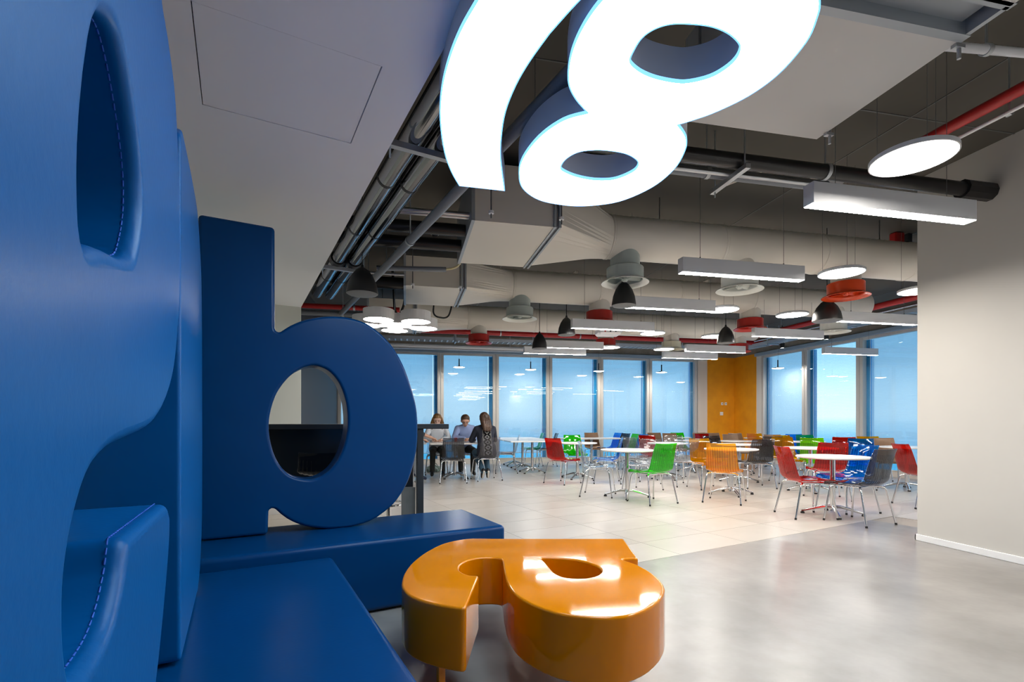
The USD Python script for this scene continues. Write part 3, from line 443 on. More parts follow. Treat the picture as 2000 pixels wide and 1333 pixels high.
for k, (y, z, r, m) in enumerate(((4.36, 2.95, .018, 'steel'), (4.30, 2.95, .018, 'steel'), (4.62, 2.93, .055, 'pipe_black'), (5.0, 2.92, .06, 'pipe_black'), (6.45, 2.9, .075, 'pipe_black'), (6.05, 2.9, .016, 'steel'))):
    pipe(('steel_conduit', 'black_pipe')[m == 'pipe_black'], ('upper thin steel conduit crossing left of the nearest white duct box', 'lower thin steel conduit of the pair left of the nearest white duct box', 'black pipe crossing left of the nearest white duct box, upper', 'black pipe crossing left of the nearest white duct box, lower', 'black pipe crossing behind the left black dome', 'thin steel conduit between the black pipes left of the middle duct')[k], [(-1.1, y, z), (.55 if y < 5.1 else -.02, y, z)], r, m)
t = thing('hose', 'grey sleeved hose with a yellowish end near the middle duct box', 'hose'); part(t, 'sleeve', tube([(-.30, 5.35, 2.75), (.42, 5.35, 2.78)], .026), 'pipe_grey'); part(t, 'hose_end', tube(bend([(.40, 5.35, 2.78), (.52, 5.35, 2.80), (.60, 5.40, 2.90), (.62, 5.42, 3.1)], .1), .012), 'cable_yellow'); part(t, 'hanger_rod', cyl((-.2, 5.35, 2.77), (-.2, 5.35, CH), .005, 8), 'wire')
t = pipe('black_pipe', 'thick black pipe at the upper right ending at the cream wall', [(.9, 3.28, 3.1), (4.84, 3.28, 3.1)], .055, 'pipe_black', [(3.2, 3.28, 3.1)]); part(t, 'end_collar', tube([(4.55, 3.28, 3.1), (4.849, 3.28, 3.1)], .075), 'pipe_black')
t = pipe('black_pipe', 'second black pipe at the upper right, lower of the pair beside the lamp bar', [(.9, 3.48, 3.1), (3.4, 3.48, 3.1)], .042, 'pipe_grey', [(2.3, 3.48, 3.1)]); pipe('steel_conduit', 'thin bright conduit between the two black pipes at the upper right', [(1.2, 3.38, 3.05), (4.0, 3.38, 3.05)], .018, 'steel')
t = thing('pipe_support', 'small steel channel under the black pipes right of the glowing 8', 'bracket'); part(t, 'channel', box(2.42, 3.18, 3.0, 2.46, 3.62, 3.035), 'galvanised', False); part(t, 'threaded_rod', cyl((2.44, 3.22, 3.0), (2.44, 3.22, CH), .006, 8), 'galvanised'); part(t, 'threaded_rod', cyl((2.44, 3.58, 2.96), (2.44, 3.58, CH), .006, 8), 'galvanised')
pipe('sprinkler_pipe', 'red pipe at the upper right corner above the biggest round lamp', [(3.74, -3.5, 3.2), (3.70, 3.2, 3.2)], .038, 'pipe_red', [(3.725, 2.15, 3.2)])
pipe('wire_conduit', 'thin white conduit under the red pipe at the upper right', [(3.80, -3.5, 3.13), (3.77, 3.1, 3.13)], .012, 'white_paint', [(3.785, 2.45, 3.13)])
pipe('steel_conduit', 'pale conduit from the big white duct corner to the red pipe', [(2.38, 1.80, 2.86), (3.7, 1.95, 3.1), (3.9, 1.97, 3.13)], .02, 'lamp_body', [(2.7, 1.84, 2.92)])
t = thing('ceiling_rose', 'dark disc fitting on the ceiling above the nearest duct, behind the lamp bar', 'ceiling fitting'); part(t, 'disc', mv(lathe([(0, -.03), (.12, -.03), (.13, -.02), (.13, 0), (0, 0)], 28), 4.05, 4.1, CH), 'duct_grey', 30)
pipe('steel_conduit', 'thin conduit on the ceiling leading to the dark disc fitting', bend([(3.05, 4.35, CH - .03), (3.3, 3.85, CH - .03), (4.0, 4.1, CH - .03)], .05), .012, 'duct_beige')
for k, (x, y) in enumerate(((2.6, 5.75), (3.3, 5.75), (4.1, 5.9), (2.6, 7.7), (4.9, 7.7))): t = thing('ceiling_strut', ('pale strut under the ceiling behind the nearest duct, leftmost', 'pale strut under the ceiling behind the nearest duct, second from left', 'pale strut under the ceiling behind the nearest duct, rightmost', 'pale strut under the ceiling behind the middle duct, left one', 'pale strut under the ceiling behind the middle duct, right one')[k], 'bracket', (x, y, 0), 0, 'pale ceiling struts between the ducts'); part(t, 'bar', box(-.02, -.35, CH - .05, .02, .35, CH), 'duct_beige', False)
pipe('sprinkler_pipe', 'long red pipe across the back, above the cable tray', [(-1.7, 11.1, 3.16), (9.2, 11.1, 3.16)], .06, 'pipe_red', [(x, 11.1, 3.16) for x in (.3, 2.1, 4.0, 6.2)])
t = pipe('sprinkler_pipe', 'red pipe running towards the orange wall at the right', [(8.2, 4.0, 3.2), (8.2, 10.6, 3.2)], .055, 'pipe_red', [(8.2, 7.6, 3.2), (8.2, 9.6, 3.2)]); part(t, 'riser', tube([(8.2, 6.35, 3.2), (8.2, 6.35, CH)], .05), 'pipe_red'); part(t, 'coupling', tube([(8.2, 6.35, 3.26), (8.2, 6.35, 3.32)], .075), 'pipe_red'); part(t, 'small_conduit', tube([(8.3, 4.0, 3.1), (8.3, 10.6, 3.1)], .015), 'steel')
pipe('sprinkler_pipe', 'short red pipe left, behind the black dome above the letter b', [(-1.7, 8.2, 2.95), (-.1, 8.2, 2.95)], .04, 'pipe_red', [(-.8, 8.2, 2.95)]); pipe('grey_conduit', 'grey pipe crossing left under the ceiling behind the letter b', [(-1.7, 7.6, 2.72), (-.35, 7.6, 2.72)], .04, 'pipe_grey', [(-.9, 7.6, 2.72)])
def tray(label, a, b, wy, z):
    t = thing('cable_tray', label, 'cable tray'); a, b = np.array(a, float), np.array(b, float); d = b - a; L = np.linalg.norm(d); d /= L; q = np.array([-d[1], d[0], 0]); m = mat4(d, q, XZ, a)
    for s in (-1, 1): part(t, 'side_rail', xf(box(0, s * wy - .004, 0, L, s * wy + .004, .07), m), 'tray_blue', False)
    part(t, 'rungs', xf(cat(*[box(x, -wy, .005, x + .03, wy, .02) for x in np.arange(.05, L, .13)]), m), 'tray_blue', False, kind='stuff')
    for x in np.arange(.8, L, 1.9): part(t, 'hanger', xf(cat(box(x, -wy - .02, -.03, x + .03, wy + .02, 0), box(x, -wy - .02, -.03, x + .02, -wy - .005, CH - z), box(x, wy + .005, -.03, x + .02, wy + .02, CH - z)), m), 'tray_blue', False)
tray('pale blue metal cable tray across the back, under the long red pipe', (-1.6, 11.5, 3.0), (8.6, 11.5, 3.0), .15, 3.0); tray('pale blue metal cable tray at the right, beside the red pipe', (8.75, 4.0, 3.05), (8.75, 12.2, 3.05), .15, 3.05)
t = thing('screen_housing', 'long white projection screen tube above the left back windows', 'projection screen', (0, 0, 0)); part(t, 'tube', tube([(-.5, 11.95, 2.94), (2.84, 11.95, 2.94)], .05, 20), 'white_paint'); part(t, 'end_cap', tube([(2.83, 11.95, 2.94), (2.87, 11.95, 2.94)], .056, 20), 'lamp_body'); part(t, 'lower_bar', box(-.5, 11.92, 2.865, 2.84, 11.98, 2.885), 'lamp_body', False)
for x in (.2, 2.5): part(t, 'hanger', cyl((x, 11.95, 2.98), (x, 11.95, CH), .008, 8), 'galvanised')
t = thing('projector', 'white projector hanging upside down in front of a red nozzle', 'projector', (3.38, 7.95, 2.62), -8)
part(t, 'case', box(-.2, -.16, 0, .2, .16, .11, .03), 'white_paint', 30); part(t, 'lens', xf(lathe([(0, 0), (.035, 0), (.04, .03), (0, .03)], 20), mat4((1, 0, 0), (0, 0, 1), (0, -1, 0), (-.1, .155, .05))), 'black_paint', 40); part(t, 'mount', cyl((0, 0, .11), (0, 0, CH - 2.62), .02, 12), 'white_paint')
for k in range(6): part(t, 'port', box(-.11 + .045 * k, -.1645, .035 + .022 * (k % 2), -.085 + .045 * k, -.158, .055 + .022 * (k % 2)), 'black_paint' if k % 3 else 'red_plastic', False)
t = thing('fire_alarm', 'red fire alarm sounder with a flash lens, high by the cream wall edge', 'fire alarm', (5.98, 5.05, 3.3)); part(t, 'case', box(-.07, -.05, 0, .07, .05, .2, .015), 'pipe_red', 30); part(t, 'flash_lens', mv(lathe([(0, -.03), (.03, -.025), (.042, 0), (0, .01)], 20), 0, -.02, 0), 'galvanised', 40); part(t, 'mount', cyl((0, 0, .2), (0, 0, CH - 3.3 + 0), .01, 8), 'black_paint')
t = thing('cable_bracket', 'dark vertical bracket with metal shelves beside the red alarm', 'bracket', (6.15, 5.05, 3.1)); part(t, 'post', box(-.03, -.03, 0, .03, .03, CH - 3.1), 'bar_frame', False); part(t, 'shelf', box(.03, -.05, .05, .5, .12, .08), 'galvanised', False); part(t, 'shelf', box(.03, -.05, .22, .5, .12, .25), 'galvanised', False)
t = thing('smoke_detector', 'small white detector under the ceiling left of the nearest duct box', 'smoke detector', (.35, 6.2, CH)); part(t, 'base', lathe([(0, -.03), (.06, -.03), (.07, 0), (0, 0)], 24), 'white_paint', 30); part(t, 'sensor', lathe([(0, -.06), (.03, -.06), (.045, -.03), (0, -.03)], 24), 'black_paint', 30)
# ================================================================ TABLES
def ground(s): return s
def table_base(t, H, R=.34):
    part(t, 'column', lathe([(.036, .05), (.030, .10), (.030, H - .03), (.09, H - .025), (.09, H - .02), (0, H - .02)], 24), 'chrome', 40)
    for k in range(4):
        p = np.array([(.02, 0, .10), (.09, 0, .098), (.18, 0, .075), (.27, 0, .048), (R, 0, .028)]); n = len(p)
        wd = np.array([.026, .025, .023, .021, .018]); th = np.array([.022, .02, .018, .015, .011]); V = []
        for q, w_, h_ in zip(p, wd, th):
            for a in range(8): V.append(q + (0, w_ * math.cos(a * PI / 4), h_ * math.sin(a * PI / 4)))
        F = [(i * 8 + j, i * 8 + (j + 1) % 8, (i + 1) * 8 + (j + 1) % 8) for i in range(n - 1) for j in range(8)] + [(i * 8 + j, (i + 1) * 8 + (j + 1) % 8, (i + 1) * 8 + j) for i in range(n - 1) for j in range(8)]
        F += [(0, j + 1, j) for j in range(1, 7)] + [((n - 1) * 8, (n - 1) * 8 + j, (n - 1) * 8 + j + 1) for j in range(1, 7)]
        g = trimesh.Trimesh(np.array(V), np.array(F), process=False); g.invert()
        f = part(t, 'foot', xf(g, rotz(45 + 90 * k)), 'chrome', 50)
        part(f, 'glide', xf(mv(lathe([(0, 0), (.024, 0), (.022, .02), (0, .022)], 14), R - .015, 0, 0), rotz(45 + 90 * k)), 'rubber', 30)
TH = .725
def round_table(x, y, rz, label):
    global RT
    if RT: return dup(RT, label, (x, y, 0), rz)
    t = RT = thing('round_table', label, 'table', (x, y, 0), rz, 'round white cafe tables')
    part(t, 'tabletop', lathe([(0, TH - .026), (.375, TH - .026), (.396, TH - .02), (.40, TH - .012), (.398, TH - .003), (.39, TH), (0, TH)], 64), 'table_white', 40); table_base(t, TH)
RT = None
for a in ((5.15, 5.17, 12, 'round white table nearest the camera at right, between the red and smoke chairs'), (3.30, 7.05, 20, 'round white table left of the bright green ribbed chair'), (5.02, 6.95, 30, 'round white table behind the amber chair in front'), (3.40, 9.58, 5, 'round white table behind the leftmost red chair'),
          (6.52, 6.98, 15, 'round white table behind the nearest table, beyond the orange-red chair back'), (8.32, 6.85, 0, 'round white table at right, left of the red chair by the wall'), (7.38, 5.25, 25, 'round white table cut off by the cream wall'), (5.15, 9.12, 40, 'round white table behind the clear ribbed chairs in the middle'), (6.2, 8.35, 10, 'round white table left of the two smoke black chairs'), (7.25, 9.8, 0, 'round white table behind the first smoke black chair'),
          (6.45, 10.3, 22, 'round white table beyond the low black chair back'), (8.45, 9.2, 0, 'round white table before the lime chair at right'), (9.1, 11.4, 30, 'round white table before the right end of the orange wall'), (7.2, 12.3, 0, 'round white table farthest back, left of the orange wall'), (5.9, 12.5, 12, 'round white table farthest back, right of the middle window posts')): round_table(*a)
def rect_table(x, y, lx, ly, rz, label, group=None):
    t = thing('rectangular_table', label, 'table', (x, y, 0), rz, group)
    part(t, 'tabletop', box(-lx / 2, -ly / 2, TH - .026, lx / 2, ly / 2, TH, .004), 'table_white', False); table_base(t, TH); return t
rect_table(2.78, 10.85, 1.15, .8, 0, 'white square-cornered table nearest in the row by the left windows', 'tables in the row by the left windows'); rect_table(2.78, 11.8, 1.15, .8, 0, 'white square-cornered table in the middle of the row by the left windows', 'tables in the row by the left windows'); rect_table(2.78, 12.75, 1.15, .8, 0, 'white square-cornered table farthest in the row by the left windows', 'tables in the row by the left windows')
rect_table(4.72, 12.2, 1.75, .8, 0, 'long white table at the back, behind the green chairs'); rect_table(.98, 10.17, 1.05, .84, 0, 'white table where the four people sit'); rect_table(-.2, 10.3, 1.2, .8, 0, 'white table left of the people, half hidden by the letter b')
# ================================================================ CHAIRS
PROF = spline([(.255, .415), (.245, .44), (.20, .452), (.10, .447), (-.03, .434), (-.13, .435), (-.192, .455), (-.226, .50), (-.244, .57), (-.264, .67), (-.290, .775), (-.314, .845)], 5, False)
def shell(k0, k1, nv=53):
    p = PROF[k0:k1 + 1]; n = len(p); tg = np.gradient(PROF, axis=0)[k0:k1 + 1]; tg /= np.linalg.norm(tg, axis=1)[:, None]; nr = np.stack([-tg[:, 1], tg[:, 0]], 1) * -1    # normal towards the sitter
    full = np.linspace(0, 1, len(PROF))[k0:k1 + 1]; hw = np.interp(full, [0, .25, .5, .62, .8, 1], [.205, .225, .226, .218, .204, .188]); v = np.linspace(-1, 1, nv)
    cup = np.interp(full, [0, .2, .5, .7, 1], [.004, .012, .034, .034, .018]); amp = .0048 * np.interp(full, [0, .06, .12, .86, .90, 1], [0, 0, 1, 1, 0, 0]); edge = np.clip((1 - abs(v)) / .08, 0, 1)
    rib = np.abs(np.sin(v * PI * 7)) ** .8 * edge
    def sheet(o, r): return np.array([[v[j] * hw[i], p[i, 0] + nr[i, 0] * (cup[i] * v[j] ** 2 + o + r * amp[i] * rib[j]), p[i, 1] + nr[i, 1] * (cup[i] * v[j] ** 2 + o + r * amp[i] * rib[j])] for i in range(n) for j in range(nv)])
    A, B = sheet(.003, 0), sheet(-.003, -1.3); N = n * nv; F = []
    for i in range(n - 1):
        for j in range(nv - 1):
            a, b, c, d = i * nv + j, i * nv + j + 1, (i + 1) * nv + j + 1, (i + 1) * nv + j
            F += [(a, b, c), (a, c, d), (N + a, N + c, N + b), (N + a, N + d, N + c)]
    per = [(i * nv, (i + 1) * nv) for i in range(n - 1)] + [((i + 1) * nv + nv - 1, i * nv + nv - 1) for i in range(n - 1)]
    if k0 == 0: per += [(j + 1, j) for j in range(nv - 1)]
    if k1 == len(PROF) - 1: per += [((n - 1) * nv + j, (n - 1) * nv + j + 1) for j in range(nv - 1)]
    for a, b in per: F += [(a, b, N + b), (a, N + b, N + a)]
    return trimesh.Trimesh(np.vstack([A, B]), np.array(F), process=False)
KB = 33
SEAT, BACK = shell(0, KB), shell(KB, len(PROF) - 1)
CH_PROTO = {}
LEGP = {'f': [(0, .13, .418), (.16, .15, .418), (.205, .185, .40), (.245, .235, .0)], 'r': [(0, -.10, .418), (.165, -.12, .418), (.21, -.165, .40), (.25, -.25, .0)]}
def chair_frame(t):
    for k in 'fr':
        for s in (-1, 1): q = part(t, 'leg', tube(bend([(s * a, b, c) for a, b, c in LEGP[k]], .05), .0105, 9), 'chrome', 50); part(q, 'foot_cap', cyl((s * LEGP[k][-1][0], LEGP[k][-1][1], 0), (s * (LEGP[k][-1][0] - .002), LEGP[k][-1][1] * .99, .022), .0125, 10), 'rubber', 40)
    for s in (-1, 1): part(t, 'side_rail', tube([(s * .15, .15, .418), (s * .15, -.115, .418)], .009, 8), 'chrome', 50)
def chair(color, x, y, rz, label, group='ribbed plastic cafe chairs'):
    if color in CH_PROTO: return dup(CH_PROTO[color], label, (x, y, 0), rz, group)
    t = CH_PROTO[color] = thing('cafe_chair', label, 'chair', (x, y, 0), rz, group); m = 'brown_wood' if color == 'brown' else 'plastic_' + color
    part(t, 'seat', SEAT, m, True); part(t, 'backrest', BACK, m, True); chair_frame(t); return t
def at(u, zc):                                                      # metres: depth zc before the camera, u tangents to its right
    X = u * zc; return (X * math.cos(YAW) + zc * math.sin(YAW), -X * math.sin(YAW) + zc * math.cos(YAW))
for c in (('red', 4.76, 5.17, -104, 'red ribbed chair nearest the camera, left of the nearest round table'), ('smoke', 5.05, 4.72, 10, 'smoke grey ribbed chair nearest the cream wall, at the nearest round table'), ('blue', 5.55, 5.36, 88, 'bright blue chair facing left at the nearest round table'), ('red', 6.13, 6.26, -28, 'orange-red chair back just beyond the nearest round table'),
    ('green', 3.42, 6.50, 14, 'bright green ribbed chair in front, right of the left round table'), ('clear', 2.93, 7.28, -120, 'clear chair facing right in front, left of the left round table'), ('clear', 3.86, 7.66, 125, 'clear chair facing left behind the green front chair'), ('yellow', 4.47, 6.33, -45, 'amber yellow ribbed chair in front, its back to the camera'),
    ('red', 2.86, 8.87, -58, 'red chair standing alone at left, before the people-side tables'), ('clear', 4.85, 8.15, 6, 'clear ribbed chair with its back to the camera, left of the amber chair'), ('smoke', 5.98, 7.62, -12, 'first smoke black ribbed chair behind the amber chair'), ('red', 6.85, 5.41, -110, 'red chair half hidden by the cream wall at right'),
    ('clear', 4.50, 9.05, -70, 'clear chair at the left side of the middle table'), ('green', *at(.127, 10.9), 175, 'green chair facing the camera behind the left red chair'), ('blue', *at(.19, 9.35), 70, 'blue chair facing left, behind the clear front chair'), ('red', *at(.283, 10.7), 178, 'orange-red chair back in the middle, beyond the clear chairs'),
    ('navy', *at(.21, 12.6), 100, 'dark teal chair, first of three in a row before the back windows'), ('green', *at(.229, 12.2), 95, 'green chair, middle of three in a row before the back windows'), ('blue', *at(.243, 11.7), 95, 'blue chair, last of three in a row before the back windows'), ('blue', *at(.196, 13.2), 100, 'small blue chair behind the dark teal one at the back windows'),
    ('brown', *at(.167, 13.2), 180, 'brown chair back alone before the second window post from the people'), ('brown', *at(.296, 13.1), 178, 'left of two brown chair backs near the last back window'), ('brown', *at(.327, 12.6), 176, 'right of two brown chair backs near the last back window'), ('green', *at(.344, 13.2), 180, 'small green chair back before the cream wall strip'),
    ('red', *at(.396, 12.0), 180, 'red chair back before the left edge of the orange wall'), ('brown', *at(.389, 13.1), 180, 'brown chair back at the left edge of the orange wall'), ('brown', *at(.415, 12.9), 175, 'brown chair back in the middle of the orange wall'), ('smoke', *at(.417, 10.3), 178, 'low black chair back above the amber chair'), ('yellow', *at(.394, 8.55), 176, 'second amber chair, seen over the first amber one'),
    ('brown', *at(.453, 11.6), 176, 'nearer brown chair back before the right orange wall face'), ('brown', *at(.463, 12.5), 178, 'farther brown chair back before the right orange wall face'), ('yellow', *at(.50, 12.3), 170, 'amber chair back left of the first right window'), ('smoke', *at(.514, 10.4), -20, 'second smoke black chair, right of the first one'), ('brown', *at(.536, 11.2), 165, 'dark brown chair behind the second smoke chair'),
    ('yellow', *at(.558, 10.7), 170, 'amber chair back beside a blue one before the first right window'), ('blue', *at(.580, 11.6), 165, 'blue chair back between amber and teal chairs at the right windows'), ('teal', *at(.603, 11.0), 165, 'teal green chair back before the brightest window'), ('lime', *at(.612, 8.9), 150, 'lime green chair behind the orange-red chair back'), ('yellow', *at(.556, 9.35), 160, 'amber chair hidden behind the table left of the lime chair'),
    ('red', *at(.672, 9.4), 140, 'red chair back before the post of the brightest window'), ('blue', *at(.70, 8.6), 130, 'blue chair behind the bright blue front chair'), ('yellow', *at(.727, 9.8), 150, 'amber chair back right of the blue one, before the last window'), ('brown', *at(.757, 8.9), 150, 'brown chair back rightmost before the cream wall'),
    ('teal', *at(.040, 13.1), 85, 'teal green chair at the far left row of tables'), ('navy', *at(.068, 12.9), 85, 'dark navy chair right of the teal one at the left row'), ('clear', *at(-.012, 11.2), 80, 'clear chair with a red folder, right of the woman in the cardigan'), ('clear', *at(.325, 10.6), 150, 'clear chair behind the middle table'),
    ('smoke', .87, 9.45, -3, 'smoke grey ribbed chair, empty, before the people at the table'), ('haze', 1.55, 9.70, 9, 'smoke grey chair under the woman in the patterned cardigan'), ('clear', .66, 11.0, 178, 'clear chair under the long-haired woman facing the camera'), ('clear', 1.22, 11.0, 182, 'clear chair under the man in the blue shirt'), ('clear', -.17, 9.64, -58, 'clear chair under the seated person whose arm reaches in')): chair(*c)
# ================================================================ BAR
t = thing('bar_table', 'high black bar table behind the letter b', 'bar table')
part(t, 'top', box(-1.5, 4.28, 1.088, .36, 4.95, 1.128, .004), 'bar_frame', False); part(t, 'front_panel', box(-1.5, 4.42, .58, .06, 4.45, 1.088), 'bar_black', False); part(t, 'end_post', box(.095, 4.30, 0, .147, 4.36, 1.088, .003), 'bar_frame', False)
part(t, 'end_post', box(.095, 4.87, 0, .147, 4.93, 1.088, .003), 'bar_frame', False); part(t, 'pedestal', box(-.04, 4.40, 0, .08, 4.80, .58), 'wood_grey', False, label='grey wood pedestal'); part(t, 'pedestal', box(-1.5, 4.40, 0, -1.38, 4.80, .58), 'wood_grey', False); part(t, 'inner_panel', box(-1.5, 4.45, .58, .06, 4.80, .61), 'bar_black', False)
def stool(x, y, rz, label):
    t = thing('bar_stool', label, 'bar stool', (x, y, 0), rz, 'chrome bar stools at the black bar')
    part(t, 'base', lathe([(0, 0), (.20, 0), (.21, .008), (.20, .016), (.06, .03), (.03, .06), (0, .06)], 36), 'chrome', 40); part(t, 'post', cyl((0, 0, .04), (0, 0, .74), .026, 20), 'chrome'); part(t, 'footrest', cat(tube([(.16 * math.cos(a), .14 + .16 * math.sin(a), .33) for a in np.linspace(-PI * .5, PI * 1.5, 33)], .011, 8)), 'chrome', 50)
    part(t, 'seat', mv(SEAT, 0, 0, .31), 'plastic_smoke', True); part(t, 'backrest', mv(xf(BACK, np.diag([1, 1, .42, 1.])), 0, 0, .455 * .58 + .31), 'plastic_smoke', True)
stool(-.55, 4.02, 0, 'smoke black bar stool seen through the hole of the letter b'); stool(-.17, 5.25, 180, 'bar stool whose chrome footrest shows right of the letter b')
# ================================================================ PEOPLE
def ball(p, r, n=16): return m3.Manifold.sphere(r, n).translate(tuple(map(float, p)))
def hull(*js): return m3.Manifold.batch_hull([ball(p, r) for p, r in js])
def blend(parts, edge=.018, it=8):
    m = m3.Manifold.batch_boolean(parts, m3.OpType.Add); m = tm(m.refine_to_length(edge)); m.merge_vertices(); trimesh.smoothing.filter_taubin(m, .5, .53, it); return m
def hand(wr, d, up, side, curl=.35):
    """Palm, four bent fingers of unequal length and a thumb leaving the side of the palm; d points along the hand, up is the back of the hand."""
    wr = np.array(wr, float); d = np.array(d, float); d /= np.linalg.norm(d); up = np.array(up, float); up -= d * (up @ d); up /= np.linalg.norm(up); q = np.cross(d, up) * side
    P = lambda a, b, c: wr + d * a + q * b + up * c
    out = [hull((P(.0, 0, 0), .024), (P(.03, -.022, 0), .015), (P(.03, .022, 0), .015), (P(.09, -.030, 0), .012), (P(.09, .030, 0), .012))]
    for k, L in enumerate((.070, .080, .074, .056)):
        b = -.030 + .020 * k; p0, p1 = P(.088, b, 0), P(.088 + L * .5, b * 1.15, -.10 * curl * L / .07); p2 = P(.088 + L * (.95 - .25 * curl), b * 1.2, -.5 * curl * L)
        out += hullchain([(p0, .0095), (p1, .0088), (p2, .0075)], 10)
    out += hullchain([(P(.03, -.024, -.004), .013), (P(.065, -.052, -.012), .0105), (P(.095, -.052, -.024), .009)], 10); return out
def person(name, label, loc, rz, J, mats, extras):
    """J: joints in metres, facing +y, floor at 0. One continuous body; clothes, hair and shoes are its children."""
    t = thing(name, label, 'person', loc, rz); k = J.get('k', 1.0)
    V = {n: np.array(v, float) for n, v in J.items() if isinstance(v, tuple)}
    hp, ws, ch, nk = V['hip'], V['waist'], V['chest'], V['neck']; X = np.array([1., 0, 0])
    tor = lambda e: [hull((hp - X * .075, .105 * k + e), (hp + X * .075, .105 * k + e), (ws - X * .05, .10 * k + e), (ws + X * .05, .10 * k + e)), hull((ws - X * .05, .10 * k + e), (ws + X * .05, .10 * k + e), (ch - X * .075, .095 * k + e), (ch + X * .075, .095 * k + e)), hull((ch - X * .075, .095 * k + e), (ch + X * .075, .095 * k + e), (V['shL'], .05 + e), (V['shR'], .05 + e), (nk - (0, 0, .03), .05 + e))]
    arm = lambda s, e, full=True: hullchain([(V['sh' + s], .054 * k + e), (V['el' + s], .040 * k + e), (V['wr' + s], .028 + e)])
    leg = lambda s, e: hullchain([(hp + X * (.075 if s == 'R' else -.075), .09 * k + e), (V['kn' + s], .058 * k + e), (V['an' + s], .040 + e)])
    hd = V['head']; R = trimesh.transformations.euler_matrix(math.radians(-J.get('pitch', 0)), 0, math.radians(J.get('yaw', 0)), 'sxyz')
    Hm = np.eye(4); Hm[:3, :3] = R[:3, :3]; Hm[:3, 3] = hd
    hpnt = lambda *p: (Hm @ np.array([*p, 1.]))[:3]
    head = [hull((hpnt(0, -.018, .035), .088), (hpnt(0, .012, .02), .082), (hpnt(0, .032, -.055), .055), (hpnt(0, .058, -.092), .026)), hull((hpnt(0, .088, .01), .010), (hpnt(0, .112, -.028), .013)), hull((hpnt(-.013, .100, -.034), .009), (hpnt(.013, .100, -.034), .009)), hull((hpnt(-.085, -.005, .005), .016), (hpnt(-.083, -.008, -.03), .012)), hull((hpnt(.085, -.005, .005), .016), (hpnt(.083, -.008, -.03), .012)), hull((hpnt(0, -.02, -.05), .052), (nk, .052))]
    body = tor(0) + head + [b for s in 'LR' for b in arm(s, 0) + leg(s, 0)]
    for s, sd in (('L', 1), ('R', -1)): body += hand(V['wr' + s], V['hd' + s], (0, 0, 1), sd, J.get('curl', .35)); body.append(hull((V['an' + s], .04), (V['to' + s], .03)))
    part(t, 'body', blend(body, .014, 6), mats[0], True)
    for s in (-1, 1): part(t, 'eye', tm(ball(hpnt(s * .033, .083, .012), .0105, 12)), 'eye_dark', True); part(t, 'eyebrow', tm(hull((hpnt(s * .018, .090, .034), .005), (hpnt(s * .05, .076, .036), .004))), mats[3], True)
    part(t, 'mouth', tm(hull((hpnt(-.018, .094, -.062), .006), (hpnt(.018, .094, -.062), .006))), 'lip', True)
    top = tor(.014) + [b for s in 'LR' for b in hullchain([(V['sh' + s], .054 * k + .016), (V['el' + s], .040 * k + .014), (V['el' + s] + (V['wr' + s] - V['el' + s]) * J.get('sleeve', .95), .030 + .013)])] + J.get('top_more', [])
    shirt = blend(top, .02, 5); part(t, 'top', shirt, mats[1], True)
    part(t, 'trousers', blend([hull((hp - X * .075, .105 * k + .010), (hp + X * .075, .105 * k + .010), ((hp + ws) / 2 - X * .05, .09 * k), ((hp + ws) / 2 + X * .05, .09 * k))] + leg('L', .010) + leg('R', .010), .022, 5), mats[2], True)
    for s in 'LR':
        a, o = V['an' + s], V['to' + s]; d = (o - a); h = a - d / np.linalg.norm(d) * .03
        sh_ = part(t, 'shoe', blend([hull((h, .044), (a + d * .5, .042), (o, .032))], .015, 3), mats[4], True)
        n = np.array(J.get('solen', (0, 0, -1.)), float); part(sh_, 'sole', tm(hull((h + n * .034, .022), (a + d * .5 + n * .032, .022), (o + n * .026, .016))), 'sole_white', True)
    extras(t, hpnt, V, shirt); return t
def cap(hpnt, more=(), cut=.093, cy=.075, cz=-.03):
    h = m3.Manifold.batch_boolean([hull((hpnt(0, -.026, .042), .098), (hpnt(0, -.014, .052), .088), (hpnt(0, -.04, -.02), .086))] + list(more), m3.OpType.Add); return h
def hair_short(t, hpnt, V, shirt):
    h = cap(hpnt) - m3.Manifold.batch_hull([ball(hpnt(-.045, .112, .028), .080), ball(hpnt(.045, .112, .028), .080), ball(hpnt(-.05, .06, -.12), .05), ball(hpnt(.05, .06, -.12), .05)]); m = tm(h.refine_to_length(.014)); m.merge_vertices(); trimesh.smoothing.filter_taubin(m, .5, .53, 4); part(t, 'hair', m, 'hair_brown', True)
def hair_long(mat, drops):
    def f(t, hpnt, V, shirt):
        ds = [b for d in drops for b in hullchain([(hpnt(*p[:3]), p[3]) for p in d])]
        h = cap(hpnt) - m3.Manifold.batch_hull([ball(hpnt(-.035, .105, .01), .062), ball(hpnt(.035, .105, .01), .062), ball(hpnt(-.04, .08, -.12), .05), ball(hpnt(.04, .08, -.12), .05)])
        m = tm(m3.Manifold.batch_boolean([h] + ds, m3.OpType.Add).refine_to_length(.016)); m.merge_vertices(); trimesh.smoothing.filter_taubin(m, .5, .53, 5); m.vertices += .004 * np.sin(np.array(m.vertices)[:, :1] * 420) * np.array([[0, 1, 0]]); part(t, 'hair', m, mat, True)
    return f
def sit(lean, el, wr, hdv, kn, an, to, head, **kw):
    J = {'hip': (0, 0, .56), 'waist': (0, lean * .35, .72), 'chest': (0, lean * .75, .93), 'neck': (0, lean * 1.0 + .01, 1.08), 'shL': (-.165, lean * .85, 1.0), 'shR': (.165, lean * .85, 1.0), 'head': head}
    for s, sg in (('L', -1), ('R', 1)):
        for n, v in (('el', el), ('wr', wr), ('hd', hdv), ('kn', kn), ('an', an), ('to', to)): v = v[0 if s == 'L' else 1] if isinstance(v, list) else (sg * v[0], v[1], v[2]); J[n + s] = v
    J.update(kw); return J
